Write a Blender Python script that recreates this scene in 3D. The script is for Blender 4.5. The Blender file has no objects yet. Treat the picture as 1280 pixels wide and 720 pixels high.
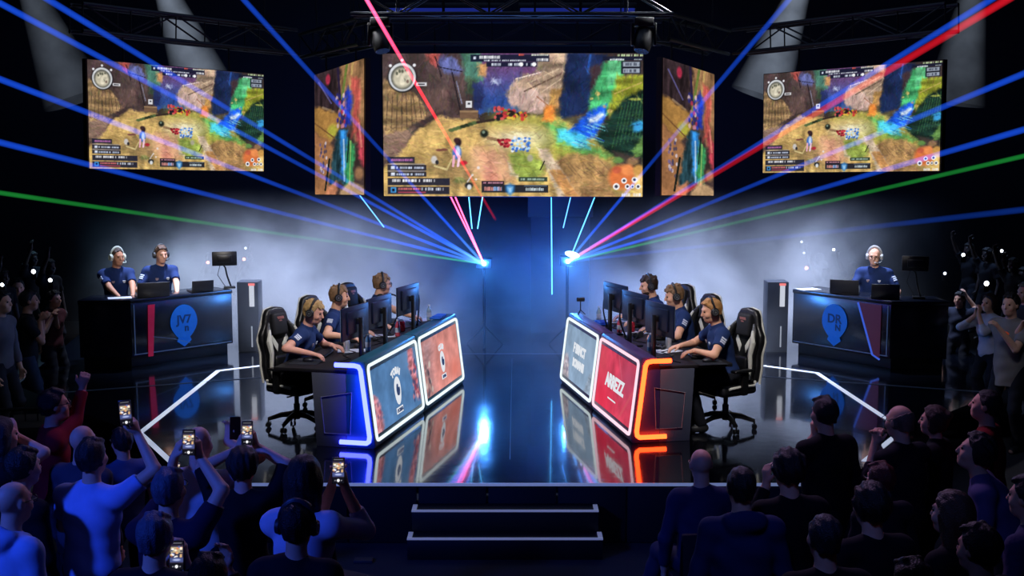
import bpy, bmesh, math, random
import numpy as np
from mathutils import Vector, Matrix, Euler
random.seed(7)
RNG = np.random.default_rng(11)
scene = bpy.context.scene
COL = scene.collection
R = math.radians
PI = math.pi
# ---------------------------------------------------------------- camera numbers
FPX = 1560.0
PITCH = R(7.13)
ZC = 3.65
SZ = 0.55            # height of the stage floor above the hall floor

def ray(px, py):
    u = (px - 640) / FPX; v = -(py - 360) / FPX
    c, s = math.cos(PITCH), math.sin(PITCH)
    return Vector((u, c + v * s, -s + v * c))
def at(px, py, Y):
    d = ray(px, py); t = Y / d.y
    return Vector((d.x * t, Y, ZC + d.z * t))
def on_z(px, py, z):
    d = ray(px, py); t = (z - ZC) / d.z
    return Vector((d.x * t, d.y * t, z))

# ---------------------------------------------------------------- materials
def s2l(c):
    return tuple((x / 12.92 if x <= 0.04045 else ((x + 0.055) / 1.055) ** 2.4) for x in c[:3])
def hexc(h):
    h = h.lstrip('#'); return s2l(tuple(int(h[i:i+2], 16) / 255 for i in (0, 2, 4)))
MATS = {}
def mat(name, col, rough=0.6, metal=0.0, var=0.18, scale=18.0, emit=None, estr=0.0, spec=0.5, bump=0.0, sheen=0.0, bscale=None):
    if name in MATS: return MATS[name]
    m = bpy.data.materials.new(name); m.use_nodes = True
    nt = m.node_tree; b = nt.nodes['Principled BSDF']
    if isinstance(col, str): col = hexc(col)
    tc = nt.nodes.new('ShaderNodeTexCoord'); nz = nt.nodes.new('ShaderNodeTexNoise')
    nz.inputs['Scale'].default_value = scale; nz.inputs['Detail'].default_value = 3
    nt.links.new(tc.outputs['Object'], nz.inputs['Vector'])
    mx = nt.nodes.new('ShaderNodeMix'); mx.data_type = 'RGBA'
    mx.inputs['A'].default_value = (*[x * (1 - var) for x in col], 1)
    mx.inputs['B'].default_value = (*[min(1, x * (1 + var)) for x in col], 1)
    nt.links.new(nz.outputs['Fac'], mx.inputs['Factor'])
    nt.links.new(mx.outputs['Result'], b.inputs['Base Color'])
    b.inputs['Roughness'].default_value = rough; b.inputs['Metallic'].default_value = metal
    b.inputs['Specular IOR Level'].default_value = spec
    if sheen: b.inputs['Sheen Weight'].default_value = sheen
    if emit is not None:
        if isinstance(emit, str): emit = hexc(emit)
        b.inputs['Emission Color'].default_value = (*emit, 1); b.inputs['Emission Strength'].default_value = estr
    if bump:
        n2 = nt.nodes.new('ShaderNodeTexNoise'); n2.inputs['Scale'].default_value = bscale or scale * 3; n2.inputs['Detail'].default_value = 2
        nt.links.new(tc.outputs['Object'], n2.inputs['Vector'])
        bp = nt.nodes.new('ShaderNodeBump'); bp.inputs['Strength'].default_value = bump; bp.inputs['Distance'].default_value = 0.02
        nt.links.new(n2.outputs['Fac'], bp.inputs['Height']); nt.links.new(bp.outputs['Normal'], b.inputs['Normal'])
    MATS[name] = m
    return m
def glow(name, col, strength, sampling=True):
    if name in MATS: return MATS[name]
    m = bpy.data.materials.new(name); m.use_nodes = True
    nt = m.node_tree; nt.nodes.clear()
    o = nt.nodes.new('ShaderNodeOutputMaterial'); e = nt.nodes.new('ShaderNodeEmission')
    if isinstance(col, str): col = hexc(col)
    e.inputs['Color'].default_value = (*col, 1); e.inputs['Strength'].default_value = strength
    nt.links.new(e.outputs[0], o.inputs['Surface'])
    if not sampling: m.cycles.emission_sampling = 'NONE'
    MATS[name] = m
    return m
def painted(name, strength=1.0):
    """emissive picture: colours come from the mesh's own colour attribute"""
    if name in MATS: return MATS[name]
    m = bpy.data.materials.new(name); m.use_nodes = True
    nt = m.node_tree; nt.nodes.clear()
    o = nt.nodes.new('ShaderNodeOutputMaterial'); e = nt.nodes.new('ShaderNodeEmission')
    a = nt.nodes.new('ShaderNodeVertexColor'); a.layer_name = 'paint'
    nt.links.new(a.outputs['Color'], e.inputs['Color']); e.inputs['Strength'].default_value = strength
    nt.links.new(e.outputs[0], o.inputs['Surface'])
    m.cycles.emission_sampling = 'NONE'
    MATS[name] = m
    return m

# ---------------------------------------------------------------- object helpers
def link(o, parent=None):
    COL.objects.link(o)
    if parent is not None: o.parent = parent
    return o
def tag(o, label=None, cat=None, group=None, kind=None):
    if label: o['label'] = label
    if cat: o['category'] = cat
    if group: o['group'] = group
    if kind: o['kind'] = kind
    return o
def thing(name, label, cat, loc=(0, 0, 0), rz=0.0, group=None):
    o = bpy.data.objects.new(name, None); link(o)
    o.empty_display_size = 0.1
    o.location = loc; o.rotation_euler = (0, 0, rz)
    return tag(o, label, cat, group)
def copy_tree(o, parent=None):
    c = o.copy(); COL.objects.link(c)
    if parent is not None: c.parent = parent
    for ch in [x for x in KIDS.get(o.name, [])]:
        d = copy_tree(ch, c)
    return c
KIDS = {}
def mesh_obj(name, me, m, parent=None):
    o = bpy.data.objects.new(name, me); link(o, parent)
    if m is not None:
        me.materials.clear()
        me.materials.append(m)
    if parent is not None: KIDS.setdefault(parent.name, []).append(o)
    return o

class MB:
    def __init__(s): s.bm = bmesh.new()
    def _add(s, verts, faces):
        vs = [s.bm.verts.new(v) for v in verts]
        for f in faces:
            try: s.bm.faces.new([vs[i] for i in f])
            except ValueError: pass
        return vs
    def box(s, c, d, rot=None, bev=0.0, seg=2):
        b = bmesh.new(); bmesh.ops.create_cube(b, size=1)
        bmesh.ops.scale(b, vec=d, verts=b.verts)
        if bev: bmesh.ops.bevel(b, geom=b.edges[:], offset=bev, segments=seg, affect='EDGES', profile=0.5)
        M = Matrix.Translation(c) @ (rot.to_matrix().to_4x4() if isinstance(rot, Euler) else (rot if rot is not None else Matrix()))
        b.transform(M); s._merge(b); return s
    def _merge(s, b):
        me = bpy.data.meshes.new('tmp'); b.to_mesh(me); b.free(); s.bm.from_mesh(me); bpy.data.meshes.remove(me)
    def cyl(s, a, b, r0, r1=None, n=12, cap=True):
        a, b = Vector(a), Vector(b); r1 = r0 if r1 is None else r1
        d = (b - a).normalized(); x = d.orthogonal().normalized(); y = d.cross(x)
        vs = []
        for p, r in ((a, r0), (b, r1)):
            for i in range(n):
                t = 2 * PI * i / n; vs.append(p + (x * math.cos(t) + y * math.sin(t)) * r)
        fs = [(i, (i + 1) % n, n + (i + 1) % n, n + i) for i in range(n)]
        if cap: fs += [tuple(range(n - 1, -1, -1)), tuple(range(n, 2 * n))]
        s._add(vs, fs); return s
    def tube(s, pts, r, n=8, closed=False, rs=None):
        pts = [Vector(p) for p in pts]; m = len(pts); vs = []; up = None
        for i, p in enumerate(pts):
            if closed: d = pts[(i + 1) % m] - pts[i - 1]
            else: d = pts[min(i + 1, m - 1)] - pts[max(i - 1, 0)]
            d.normalize()
            if up is None: up = d.orthogonal().normalized()
            up = (up - d * up.dot(d))
            up = up.normalized() if up.length > 1e-5 else d.orthogonal().normalized()
            y = d.cross(up); rr = rs[i] if rs else r
            for k in range(n):
                t = 2 * PI * k / n; vs.append(p + (up * math.cos(t) + y * math.sin(t)) * rr)
        fs = []
        for i in range(m if closed else m - 1):
            j = (i + 1) % m
            for k in range(n): fs.append((i * n + k, i * n + (k + 1) % n, j * n + (k + 1) % n, j * n + k))
        if not closed: fs += [tuple(range(n - 1, -1, -1)), tuple(range((m - 1) * n, m * n))]
        s._add(vs, fs); return s
    def ell(s, c, r, rot=None, u=16, v=10):
        b = bmesh.new(); bmesh.ops.create_uvsphere(b, u_segments=u, v_segments=v, radius=1)
        bmesh.ops.scale(b, vec=r if hasattr(r, '__len__') else (r, r, r), verts=b.verts)
        M = Matrix.Translation(c) @ (rot.to_matrix().to_4x4() if isinstance(rot, Euler) else (rot if rot is not None else Matrix()))
        b.transform(M); s._merge(b); return s
    def prism(s, poly, a, b, axis='y', bev=0.0, seg=2):
        """extrude polygon of 2-D points between a and b along axis; poly in the other two axes (order xyz)"""
        bm = bmesh.new()
        def P(p, t):
            return {'x': (t, p[0], p[1]), 'y': (p[0], t, p[1]), 'z': (p[0], p[1], t)}[axis]
        n = len(poly)
        v0 = [bm.verts.new(P(p, a)) for p in poly]; v1 = [bm.verts.new(P(p, b)) for p in poly]
        bm.faces.new(v0); bm.faces.new(v1)
        for i in range(n): bm.faces.new((v0[i], v0[(i + 1) % n], v1[(i + 1) % n], v1[i]))
        bmesh.ops.recalc_face_normals(bm, faces=bm.faces)
        if bev: bmesh.ops.bevel(bm, geom=bm.edges[:], offset=bev, segments=seg, affect='EDGES', profile=0.5)
        s._merge(bm); return s
    def quad(s, a, b, c, d): s._add([a, b, c, d], [(0, 1, 2, 3)]); return s
    def lathe(s, prof, c=(0, 0, 0), n=20):
        vs = []; c = Vector(c)
        for r, z in prof:
            for k in range(n):
                t = 2 * PI * k / n; vs.append(c + Vector((r * math.cos(t), r * math.sin(t), z)))
        fs = []
        for i in range(len(prof) - 1):
            for k in range(n): fs.append((i * n + k, i * n + (k + 1) % n, (i + 1) * n + (k + 1) % n, (i + 1) * n + k))
        fs += [tuple(range(n - 1, -1, -1)), tuple(range((len(prof) - 1) * n, len(prof) * n))]
        s._add(vs, fs); return s
    def xf(s, M): s.bm.transform(M); return s
    def mesh(s, name, smooth=True):
        bmesh.ops.recalc_face_normals(s.bm, faces=s.bm.faces)
        me = bpy.data.meshes.new(name); s.bm.to_mesh(me); s.bm.free()
        if smooth:
            me.polygons.foreach_set('use_smooth', [True] * len(me.polygons))
            try: me.set_sharp_from_angle(angle=R(38))
            except Exception: pass
        return me
    def build(s, name, m, parent=None, smooth=True):
        return mesh_obj(name, s.mesh(name, smooth), m, parent)

def text_mesh(body, size, depth=0.002, bold=0.0, align='CENTER', shear=0.0, spacing=1.0):
    cu = bpy.data.curves.new('txt', 'FONT'); cu.body = body; cu.size = size; cu.extrude = depth; cu.offset = bold
    cu.align_x = align; cu.align_y = 'CENTER'; cu.shear = shear; cu.space_character = spacing; cu.resolution_u = 3
    o = bpy.data.objects.new('txt', cu); COL.objects.link(o)
    dg = bpy.context.evaluated_depsgraph_get()
    me = bpy.data.meshes.new_from_object(o.evaluated_get(dg))
    bpy.data.objects.remove(o); bpy.data.curves.remove(cu)
    return me
def text_part(name, body, size, m, parent, M, **kw):
    me = text_mesh(body, size, **kw); me.transform(M)
    return mesh_obj(name, me, m, parent)
def frame_matrix(o, x, y, z):
    """4x4 with columns x, y, z and origin o"""
    x, y, z = Vector(x).normalized(), Vector(y).normalized(), Vector(z).normalized()
    return Matrix(((x.x, y.x, z.x, o[0]), (x.y, y.y, z.y, o[1]), (x.z, y.z, z.z, o[2]), (0, 0, 0, 1)))

def grid_mesh(name, P00, P10, P11, P01, img):
    """img: (h, w, 3) srgb array, row 0 = top; P00 top-left, P10 top-right, P11 bottom-right, P01 bottom-left"""
    h, w, _ = img.shape
    u = np.linspace(0, 1, w)[None, :, None]; v = np.linspace(0, 1, h)[:, None, None]
    A, B, C_, D = [np.array(p)[None, None, :] for p in (P00, P10, P11, P01)]
    co = ((1 - u) * (1 - v) * A + u * (1 - v) * B + u * v * C_ + (1 - u) * v * D).reshape(-1, 3)
    idx = np.arange(h * w).reshape(h, w)
    q = np.stack([idx[1:, :-1], idx[1:, 1:], idx[:-1, 1:], idx[:-1, :-1]], -1).reshape(-1, 4)
    me = raw_mesh(name, co, q, smooth=False)
    at_ = me.color_attributes.new('paint', 'FLOAT_COLOR', 'POINT')
    c = np.clip(img, 0, 1); lin = np.where(c <= 0.04045, c / 12.92, ((c + 0.055) / 1.055) ** 2.4)
    rgba = np.concatenate([lin.reshape(-1, 3), np.ones((h * w, 1))], 1).astype(np.float32)
    at_.data.foreach_set('color', rgba.ravel())
    return me
def raw_mesh(name, co, q, smooth=True):
    me = bpy.data.meshes.new(name); n = len(q)
    me.vertices.add(len(co)); me.vertices.foreach_set('co', np.ascontiguousarray(co, dtype=np.float32).ravel())
    me.loops.add(n * 4); me.loops.foreach_set('vertex_index', np.ascontiguousarray(q, dtype=np.int32).ravel())
    me.polygons.add(n); me.polygons.foreach_set('loop_start', np.arange(0, n * 4, 4, dtype=np.int32))
    me.polygons.foreach_set('use_smooth', np.full(n, smooth))
    me.update(calc_edges=True); me.validate()
    return me
# ================================================================ people: smooth-union bodies meshed with surface nets
class Field:
    def __init__(s, lo, hi, h):
        s.h = h; s.lo = np.array(lo, float) - 3 * h; hi = np.array(hi, float) + 3 * h
        s.n = np.ceil((hi - s.lo) / h).astype(int) + 1
        s.f = np.full(s.n, 0.15, np.float32)
    def block(s, lo, hi):
        i0 = np.clip(np.floor((lo - s.lo) / s.h).astype(int), 0, s.n - 1)
        i1 = np.clip(np.ceil((hi - s.lo) / s.h).astype(int) + 1, 1, s.n)
        if np.any(i1 <= i0): return None
        sl = tuple(slice(a, b) for a, b in zip(i0, i1))
        ax = [s.lo[k] + s.h * np.arange(i0[k], i1[k]) for k in range(3)]
        return sl, (ax[0][:, None, None], ax[1][None, :, None], ax[2][None, None, :])
    def blend(s, sl, d, k):
        cur = s.f[sl]
        if k <= 0: s.f[sl] = np.minimum(cur, d); return
        hh = np.clip(0.5 + 0.5 * (cur - d) / k, 0, 1)
        s.f[sl] = cur + (d - cur) * hh - k * hh * (1 - hh)
    def cap(s, a, b, ra, rb=None, k=0.02, cut=None, grow=0.0):
        a = np.array(a, float); b = np.array(b, float); rb = ra if rb is None else rb
        ra += grow; rb += grow
        m = max(ra, rb) + k + 2 * s.h
        r = s.block(np.minimum(a, b) - m, np.maximum(a, b) + m)
        if r is None: return
        sl, (x, y, z) = r
        d = b - a; L2 = max(d @ d, 1e-9)
        t = np.clip(((x - a[0]) * d[0] + (y - a[1]) * d[1] + (z - a[2]) * d[2]) / L2, 0, 1)
        q = np.sqrt((x - a[0] - t * d[0]) ** 2 + (y - a[1] - t * d[1]) ** 2 + (z - a[2] - t * d[2]) ** 2) - (ra + (rb - ra) * t)
        q = s._cut(q, x, y, z, cut)
        s.blend(sl, q.astype(np.float32), k)
    def _cut(s, q, x, y, z, cut):
        if cut:
            for (p, n) in cut:
                q = np.maximum(q, (x - p[0]) * n[0] + (y - p[1]) * n[1] + (z - p[2]) * n[2])
        return q
    def ell(s, c, r, axes=None, k=0.02, cut=None, grow=0.0, sub=False):
        c = np.array(c, float); r = np.array(r, float) + grow
        A = np.eye(3) if axes is None else np.array(axes, float)   # rows = axes
        m = r.max() + k + 2 * s.h
        bb = s.block(c - m, c + m)
        if bb is None: return
        sl, (x, y, z) = bb
        X, Y, Z = x - c[0], y - c[1], z - c[2]
        l = [X * A[i, 0] + Y * A[i, 1] + Z * A[i, 2] for i in range(3)]
        k0 = np.sqrt(sum((l[i] / r[i]) ** 2 for i in range(3))); k1 = np.sqrt(sum((l[i] / r[i] ** 2) ** 2 for i in range(3))) + 1e-9
        q = k0 * (k0 - 1) / k1
        q = s._cut(q, x, y, z, cut)
        if sub: s.f[sl] = np.maximum(s.f[sl], -q.astype(np.float32))
        else: s.blend(sl, q.astype(np.float32), k)
    def clip(s, p, n):
        sl, (x, y, z) = s.block(s.lo, s.lo + s.h * s.n)
        d = ((x - p[0]) * n[0] + (y - p[1]) * n[1] + (z - p[2]) * n[2]).astype(np.float32)
        s.f[sl] = np.maximum(s.f[sl], d)
    def ripple(s, amp, fr, ph=0.0, ax=(1, 1, 1)):
        sl, (x, y, z) = s.block(s.lo, s.lo + s.h * s.n)
        s.f[sl] += (amp * (np.sin(fr * (x * ax[0] + 0.6 * z * ax[2]) + ph) * np.sin(fr * 0.8 * (y * ax[1] - 0.5 * z * ax[2]) + 1.3 + ph) + 0.5 * np.sin(fr * 1.7 * (z * ax[2] + 0.4 * x * ax[0] - 0.3 * y) + 2 * ph))).astype(np.float32)
    def mesh(s, name):
        f = s.f; inside = f < 0
        n = f.shape
        S = np.zeros((n[0]-1, n[1]-1, n[2]-1), np.uint8)
        cs = [(i, j, k) for i in (0, 1) for j in (0, 1) for k in (0, 1)]
        for (i, j, k) in cs: S += inside[i:n[0]-1+i, j:n[1]-1+j, k:n[2]-1+k]
        act = np.argwhere((S > 0) & (S < 8))
        if len(act) == 0: return bpy.data.meshes.new(name)
        vid = np.full(S.shape, -1, np.int32); vid[tuple(act.T)] = np.arange(len(act))
        val = {c: f[act[:, 0]+c[0], act[:, 1]+c[1], act[:, 2]+c[2]] for c in cs}
        acc = np.zeros((len(act), 3)); cnt = np.zeros(len(act))
        for c in cs:
            for ax in range(3):
                if c[ax] == 0:
                    d = list(c); d[ax] = 1; d = tuple(d)
                    f0, f1 = val[c], val[d]; m = (f0 < 0) != (f1 < 0)
                    t = np.where(m, f0 / np.where(m, f0 - f1, 1), 0)
                    p = np.tile(np.array(c, float), (len(act), 1)); p[:, ax] = t
                    acc += p * m[:, None]; cnt += m
        co = s.lo + s.h * (act + acc / cnt[:, None])
        qs = []
        for ax in range(3):
            b, c = (ax + 1) % 3, (ax + 2) % 3
            sl0 = [slice(None)] * 3; sl1 = [slice(None)] * 3
            sl0[ax] = slice(0, n[ax]-1); sl1[ax] = slice(1, n[ax])
            ch = inside[tuple(sl0)] != inside[tuple(sl1)]
            e = np.argwhere(ch)
            e = e[(e[:, b] > 0) & (e[:, b] < n[b]-1) & (e[:, c] > 0) & (e[:, c] < n[c]-1)]
            if len(e) == 0: continue
            up = inside[tuple(e.T)]
            def V(db, dc):
                q = e.copy(); q[:, b] -= db; q[:, c] -= dc
                return vid[tuple(q.T)]
            a0, a1, a2, a3 = V(1, 1), V(0, 1), V(0, 0), V(1, 0)
            q = np.stack([a0, a1, a2, a3], 1); qr = q[:, ::-1]
            qs.append(np.where(up[:, None], q, qr))
        q = np.concatenate(qs); q = q[(q >= 0).all(1)]
        return raw_mesh(name, co, q)

def unit(v):
    v = np.array(v, float); return v / (np.linalg.norm(v) + 1e-9)
def ik(S, T, l1, l2, pole):
    S, T, pole = np.array(S, float), np.array(T, float), np.array(pole, float)
    d = T - S; L = np.linalg.norm(d); Lm = min(L, (l1 + l2) * 0.995); u = d / (L + 1e-9)
    a = (l1 ** 2 - l2 ** 2 + Lm ** 2) / (2 * Lm); h = math.sqrt(max(l1 ** 2 - a ** 2, 0))
    p = pole - u * (pole @ u); p = unit(p)
    return S + u * a + p * h, S + u * Lm
def rot_axes(yaw, pitch, roll=0.0, base=np.eye(3)):
    """rows right, forward, up ; yaw>0 turns to the person's left, pitch>0 looks down"""
    M = (Matrix.Rotation(yaw, 3, 'Z') @ Matrix.Rotation(-pitch, 3, 'X') @ Matrix.Rotation(roll, 3, 'Y'))
    return (np.array(M).T) @ base

def skin(tone):
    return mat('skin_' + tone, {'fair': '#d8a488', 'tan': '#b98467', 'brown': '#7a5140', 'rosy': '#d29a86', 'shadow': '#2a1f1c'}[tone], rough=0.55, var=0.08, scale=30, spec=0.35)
def cloth(name, col, **kw):
    kw.setdefault('rough', 0.85); kw.setdefault('var', 0.22); kw.setdefault('scale', 9)
    return mat('cloth_' + name, col, spec=0.2, **kw)
def hairm(name, col):
    return mat('hair_' + name, col, rough=0.5, var=0.55, scale=34, spec=0.4, bump=0.5, bscale=140)

def person(label, loc, rz, pose='stand', seat=0.48, lean=0.05, bend=0.0, head=(0, 0, 0), hands=None, poles=None, handdir=None, palm=None, curl=None,
           feet=None, scale=1.0, female=False, tone='fair', hair=('short', 'brown', '#3a2a1c'), shirt=None, sleeve=0.55, trousers=None,
           glasses=False, group=None, h=0.009, hood=False, hem=-0.10, face=True, collar=False, lower=True, twist=0.0, name='person', stubble=None, stout=0.0, legs=True):
    """local frame: facing +Y, x to the person's right; loc = point on the floor below the pelvis; hands in world coordinates"""
    Mw = Matrix.Translation(loc) @ Matrix.Rotation(rz, 4, 'Z') @ Matrix.Scale(scale, 4)
    Mi = Mw.inverted()
    def loc_(p): return np.array(Mi @ Vector(p))
    def dir_(v): return unit(np.array(Mi.to_3x3() @ Vector(v)))
    P = np.array((0, 0, 0.93 if pose == 'stand' else seat / scale + 0.10))
    sp = unit((math.sin(bend), math.sin(lean) * math.cos(bend), math.cos(lean) * math.cos(bend)))
    tw = np.array((math.cos(twist), math.sin(twist), 0.0)); rt = unit(tw - sp * (tw @ sp)); fw = np.cross(sp, rt)
    AX = np.array((rt, fw, sp))
    sw = 0.165 if female else 0.185
    nb = P + sp * 0.50; up_ = lambda t: P + sp * t
    sh = {'R': nb - sp * 0.055 + rt * sw, 'L': nb - sp * 0.055 - rt * sw}
    hy, hp, hr = head
    HA = rot_axes(hy, hp, hr)
    nt = nb + sp * 0.085 + HA[1] * 0.012
    HC = nt + HA[2] * 0.105 + HA[1] * 0.022
    H_ = lambda x, y, z: HC + HA[0] * x + HA[1] * y + HA[2] * z
    l1, l2 = 0.285, 0.255
    arms = {}
    for s_ in 'RL':
        sg = 1 if s_ == 'R' else -1
        tgt = None if not hands else hands.get(s_)
        if tgt is None: t = sh[s_] + np.array((sg * 0.07, 0.06, -0.52))
        else: t = loc_(tgt)
        pl = (sg * 0.6, -0.5, -0.8)
        if poles and s_ in poles: pl = poles[s_]
        el, wr = ik(sh[s_], t, l1, l2, pl)
        fd = unit(wr - el)
        hd = dir_(handdir[s_]) if handdir and s_ in handdir else fd
        pn = dir_(palm[s_]) if palm and s_ in palm else np.array((-sg * 0.8, 0.1, -0.4))
        pn = unit(pn - hd * (pn @ hd))
        arms[s_] = (el, wr, hd, pn)
    hip = {'R': P + np.array((0.095, 0, -0.02)), 'L': P + np.array((-0.095, 0, -0.02))}
    kn, an = {}, {}
    for s_ in 'RL':
        sg = 1 if s_ == 'R' else -1
        if feet and s_ in feet: ft = np.array(feet[s_])
        elif pose == 'stand': ft = np.array((sg * 0.13, -0.02, 0.085))
        else: ft = np.array((sg * 0.16, 0.45, 0.085))
        k_, a_ = ik(hip[s_], ft, 0.44, 0.43, (sg * 0.15, 1, 0.3))
        kn[s_], an[s_] = k_, a_
    pts = [P, HC, HC + 0.2 * HA[2]] + list(sh.values()) + [x for v in arms.values() for x in v[:2]] + [arms[q][1] + 0.2 * arms[q][2] for q in 'RL'] + (list(kn.values()) + [a + np.array((0, .2, 0)) for a in an.values()] + [a - np.array((0, .1, .09)) for a in an.values()] if lower else [P - np.array((0, 0, .2))])
    lo = np.min(pts, 0) - 0.17; hi = np.max(pts, 0) + 0.17
    lo[2] = max(lo[2], -0.02)
    # ---------------- torso prims, shared by skin body and clothes
    def torso(F, g, cut=None, k=0.05):
        st = stout
        F.ell(up_(0.02), (0.165 + st*.3, 0.118 + st*.4, 0.13), AX, k, cut, g)
        F.ell(up_(0.16) + fw * st * .5, (0.142 + st, 0.105 + st, 0.16), AX, k, cut, g)
        F.ell(up_(0.32) + fw * 0.005, ((0.15 if female else 0.165) + st*.6, 0.118 + st*.4, 0.17), AX, k, cut, g)
        if female: 
            for q in (-1, 1): F.ell(up_(0.32) + fw * 0.085 + rt * q * 0.07, (0.06, 0.055, 0.06), AX, 0.04, cut, g)
        for s_ in 'RL':
            F.cap(nb - sp * 0.07, sh[s_] - (sh[s_] - nb) * 0.08, 0.062, 0.058, k, cut, g)
            F.cap(nb + sp * 0.005, sh[s_] * 0.75 + nb * 0.25, 0.042, 0.05, k * 0.8, cut, g)
    B = Field(lo, hi, h)
    torso(B, -0.006)
    B.cap(nb - sp * 0.03, nt + HA[2] * 0.03, 0.060 if not female else 0.052, 0.054 if not female else 0.047, 0.035)
    if lower and legs:
        for s_ in 'RL':
            B.cap(hip[s_], kn[s_], 0.085, 0.056, 0.03); B.cap(kn[s_], an[s_], 0.055, 0.04, 0.02)
            B.cap(an[s_] - np.array((0, .03, .045)), an[s_] + np.array((0, .15, -.055)), 0.036, 0.03, 0.02)
    for s_ in 'RL':
        el, wr, hd, pn = arms[s_]
        sg = 1 if s_ == 'R' else -1
        B.cap(sh[s_], el, 0.050, 0.042, 0.03); B.cap(el, wr, 0.043, 0.028, 0.012)
        sd = unit(np.cross(pn, hd)) * 1.0           # lateral axis of the hand
        # thumb side: towards the person's middle when the palm faces down
        ts = sd if (np.cross(hd, pn) @ np.array((0, 0, 1)) * 0 + 1) > 0 else -sd
        ts = sd * (1 if s_ == 'L' else -1) * (1)
        c_ = 0.9 if curl is None else (curl.get(s_, 0.9) if isinstance(curl, dict) else curl)
        for q, w in ((-1.5, .016), (-0.5, .018), (0.5, .018), (1.5, .016)):
            B.cap(wr + hd * 0.01, wr + hd * 0.085 - ts * q * 0.019, 0.019, w - .003, 0.012)
        for q, L in ((-1.5, .070), (-0.5, .080), (0.5, .074), (1.5, .058)):
            k0 = wr + hd * 0.088 - ts * q * 0.0205
            d1 = unit(hd * math.cos(c_ * .55) + pn * math.sin(c_ * .55)); d2 = unit(hd * math.cos(c_ * 1.35) + pn * math.sin(c_ * 1.35))
            k1 = k0 + d1 * L * 0.55; k2 = k1 + d2 * L * 0.5
            B.cap(k0, k1, 0.0105, 0.0095, 0.003); B.cap(k1, k2, 0.0095, 0.0082, 0.002)
        t0 = wr + hd * 0.03 + ts * 0.022; t1 = t0 + unit(hd * .7 + ts * .75 + pn * .25) * 0.045; t2 = t1 + unit(hd * .9 + ts * .25 + pn * .45) * 0.035
        B.cap(t0, t1, 0.0155, 0.012, 0.008); B.cap(t1, t2, 0.0115, 0.0095, 0.003)
    # head
    fs = 0.94 if female else 1.0
    def E(x, y, z, r, k=0.02, **kw): B.ell(H_(x, y, z), r, HA, k, **kw)
    E(0, -0.012, 0.028, (0.074 * fs, 0.096 * fs, 0.088), 0.02)
    E(0, 0.022, -0.025, (0.062 * fs, 0.072, 0.085), 0.03)
    E(0, 0.045, -0.085, (0.040 * fs, 0.042, 0.030), 0.035)
    if face:
        B.cap(H_(0, 0.092, 0.012), H_(0, 0.108, -0.026), 0.009, 0.0135, 0.010)
        B.cap(H_(-0.036, 0.080, 0.030), H_(0.036, 0.080, 0.030), 0.010, 0.010, 0.014)
        for q in (-1, 1): E(q * 0.031, 0.094, 0.010, (0.013, 0.012, 0.009), sub=True)
        B.cap(H_(-0.018, 0.088, -0.056), H_(0.018, 0.088, -0.056), 0.009, 0.009, 0.008)
        for q in (-1, 1): E(q * 0.046, 0.06, -0.03, (0.02, 0.025, 0.025), 0.02)
    for q in (-1, 1): E(q * 0.076 * fs, -0.008, 0.0, (0.011, 0.022, 0.034), 0.008)
    body = mesh_obj(name, B.mesh('body'), skin(tone))
    body.matrix_world = Mw; body.location = loc; body.rotation_euler = (0, 0, rz); body.scale = (scale,) * 3
    tag(body, label, 'person', group)
    # ---------------- clothing
    ph = random.random() * 6
    if shirt:
        nm, sm = shirt
        F = Field(lo, hi, h)
        hemc = [(P + np.array((0, 0, hem)), np.array((0, 0, -1.0)))]
        torso(F, 0.014, hemc)
        if hem < -0.12:
            F.cap(P + np.array((0, 0, 0)), P + np.array((0, 0, hem)), 0.155, 0.165, 0.05, cut=hemc)
        for s_ in 'RL':
            el, wr, hd, pn = arms[s_]
            if sleeve <= 1.0:
                e = sh[s_] + (el - sh[s_]) * sleeve; n_ = unit(el - sh[s_])
                F.cap(sh[s_], e, 0.066, 0.062, 0.04, cut=[(e, n_)])
            else:
                e = el + (wr - el) * (sleeve - 1.0); n_ = unit(wr - el)
                F.cap(sh[s_], el, 0.064, 0.056, 0.04); F.cap(el, e, 0.056, 0.042, 0.012, cut=[(e - n_ * 0.005, n_)])
        if collar:
            for a in np.linspace(0, 2 * PI, 14, endpoint=False):
                c0 = nb + sp * (0.015 - .01 * math.cos(a)) + rt * 0.065 * math.sin(a) + fw * (0.068 * math.cos(a) + .008)
                F.cap(c0, c0 + sp * 0.022 - fw * .004 * math.cos(a), 0.012, 0.009, 0.012)
        if hood:
            F.ell(nb + sp * 0.01 - fw * 0.085, (0.115, 0.055, 0.075), AX, 0.03)
            for q in (-1, 1): F.cap(nb - fw * .06 + rt * q * .09 + sp * .03, nb + fw * .05 + rt * q * .075 - sp * .0, 0.032, 0.024, 0.03)
        F.ripple(0.0045, 26, ph)
        mesh_obj(nm, F.mesh(nm), sm, body)
    if trousers and lower:
        F = Field(lo, hi, h)
        wc = [(P + np.array((0, 0, 0.10)), np.array((0, 0, 1.0)))]
        F.ell(P + np.array((0, 0, 0.0)), (0.165 + stout*.4, 0.118 + stout*.5, 0.13), None, 0.05, wc, 0.008)
        for s_ in 'RL':
            n_ = unit(an[s_] - kn[s_]); e = an[s_] + n_ * 0.01
            F.cap(hip[s_], kn[s_], 0.098, 0.070, 0.03); F.cap(kn[s_], e, 0.068, 0.058, 0.02, cut=[(e, n_)])
        F.ripple(0.004, 30, ph)
        mesh_obj('trousers', F.mesh('trousers'), trousers, body)
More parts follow.
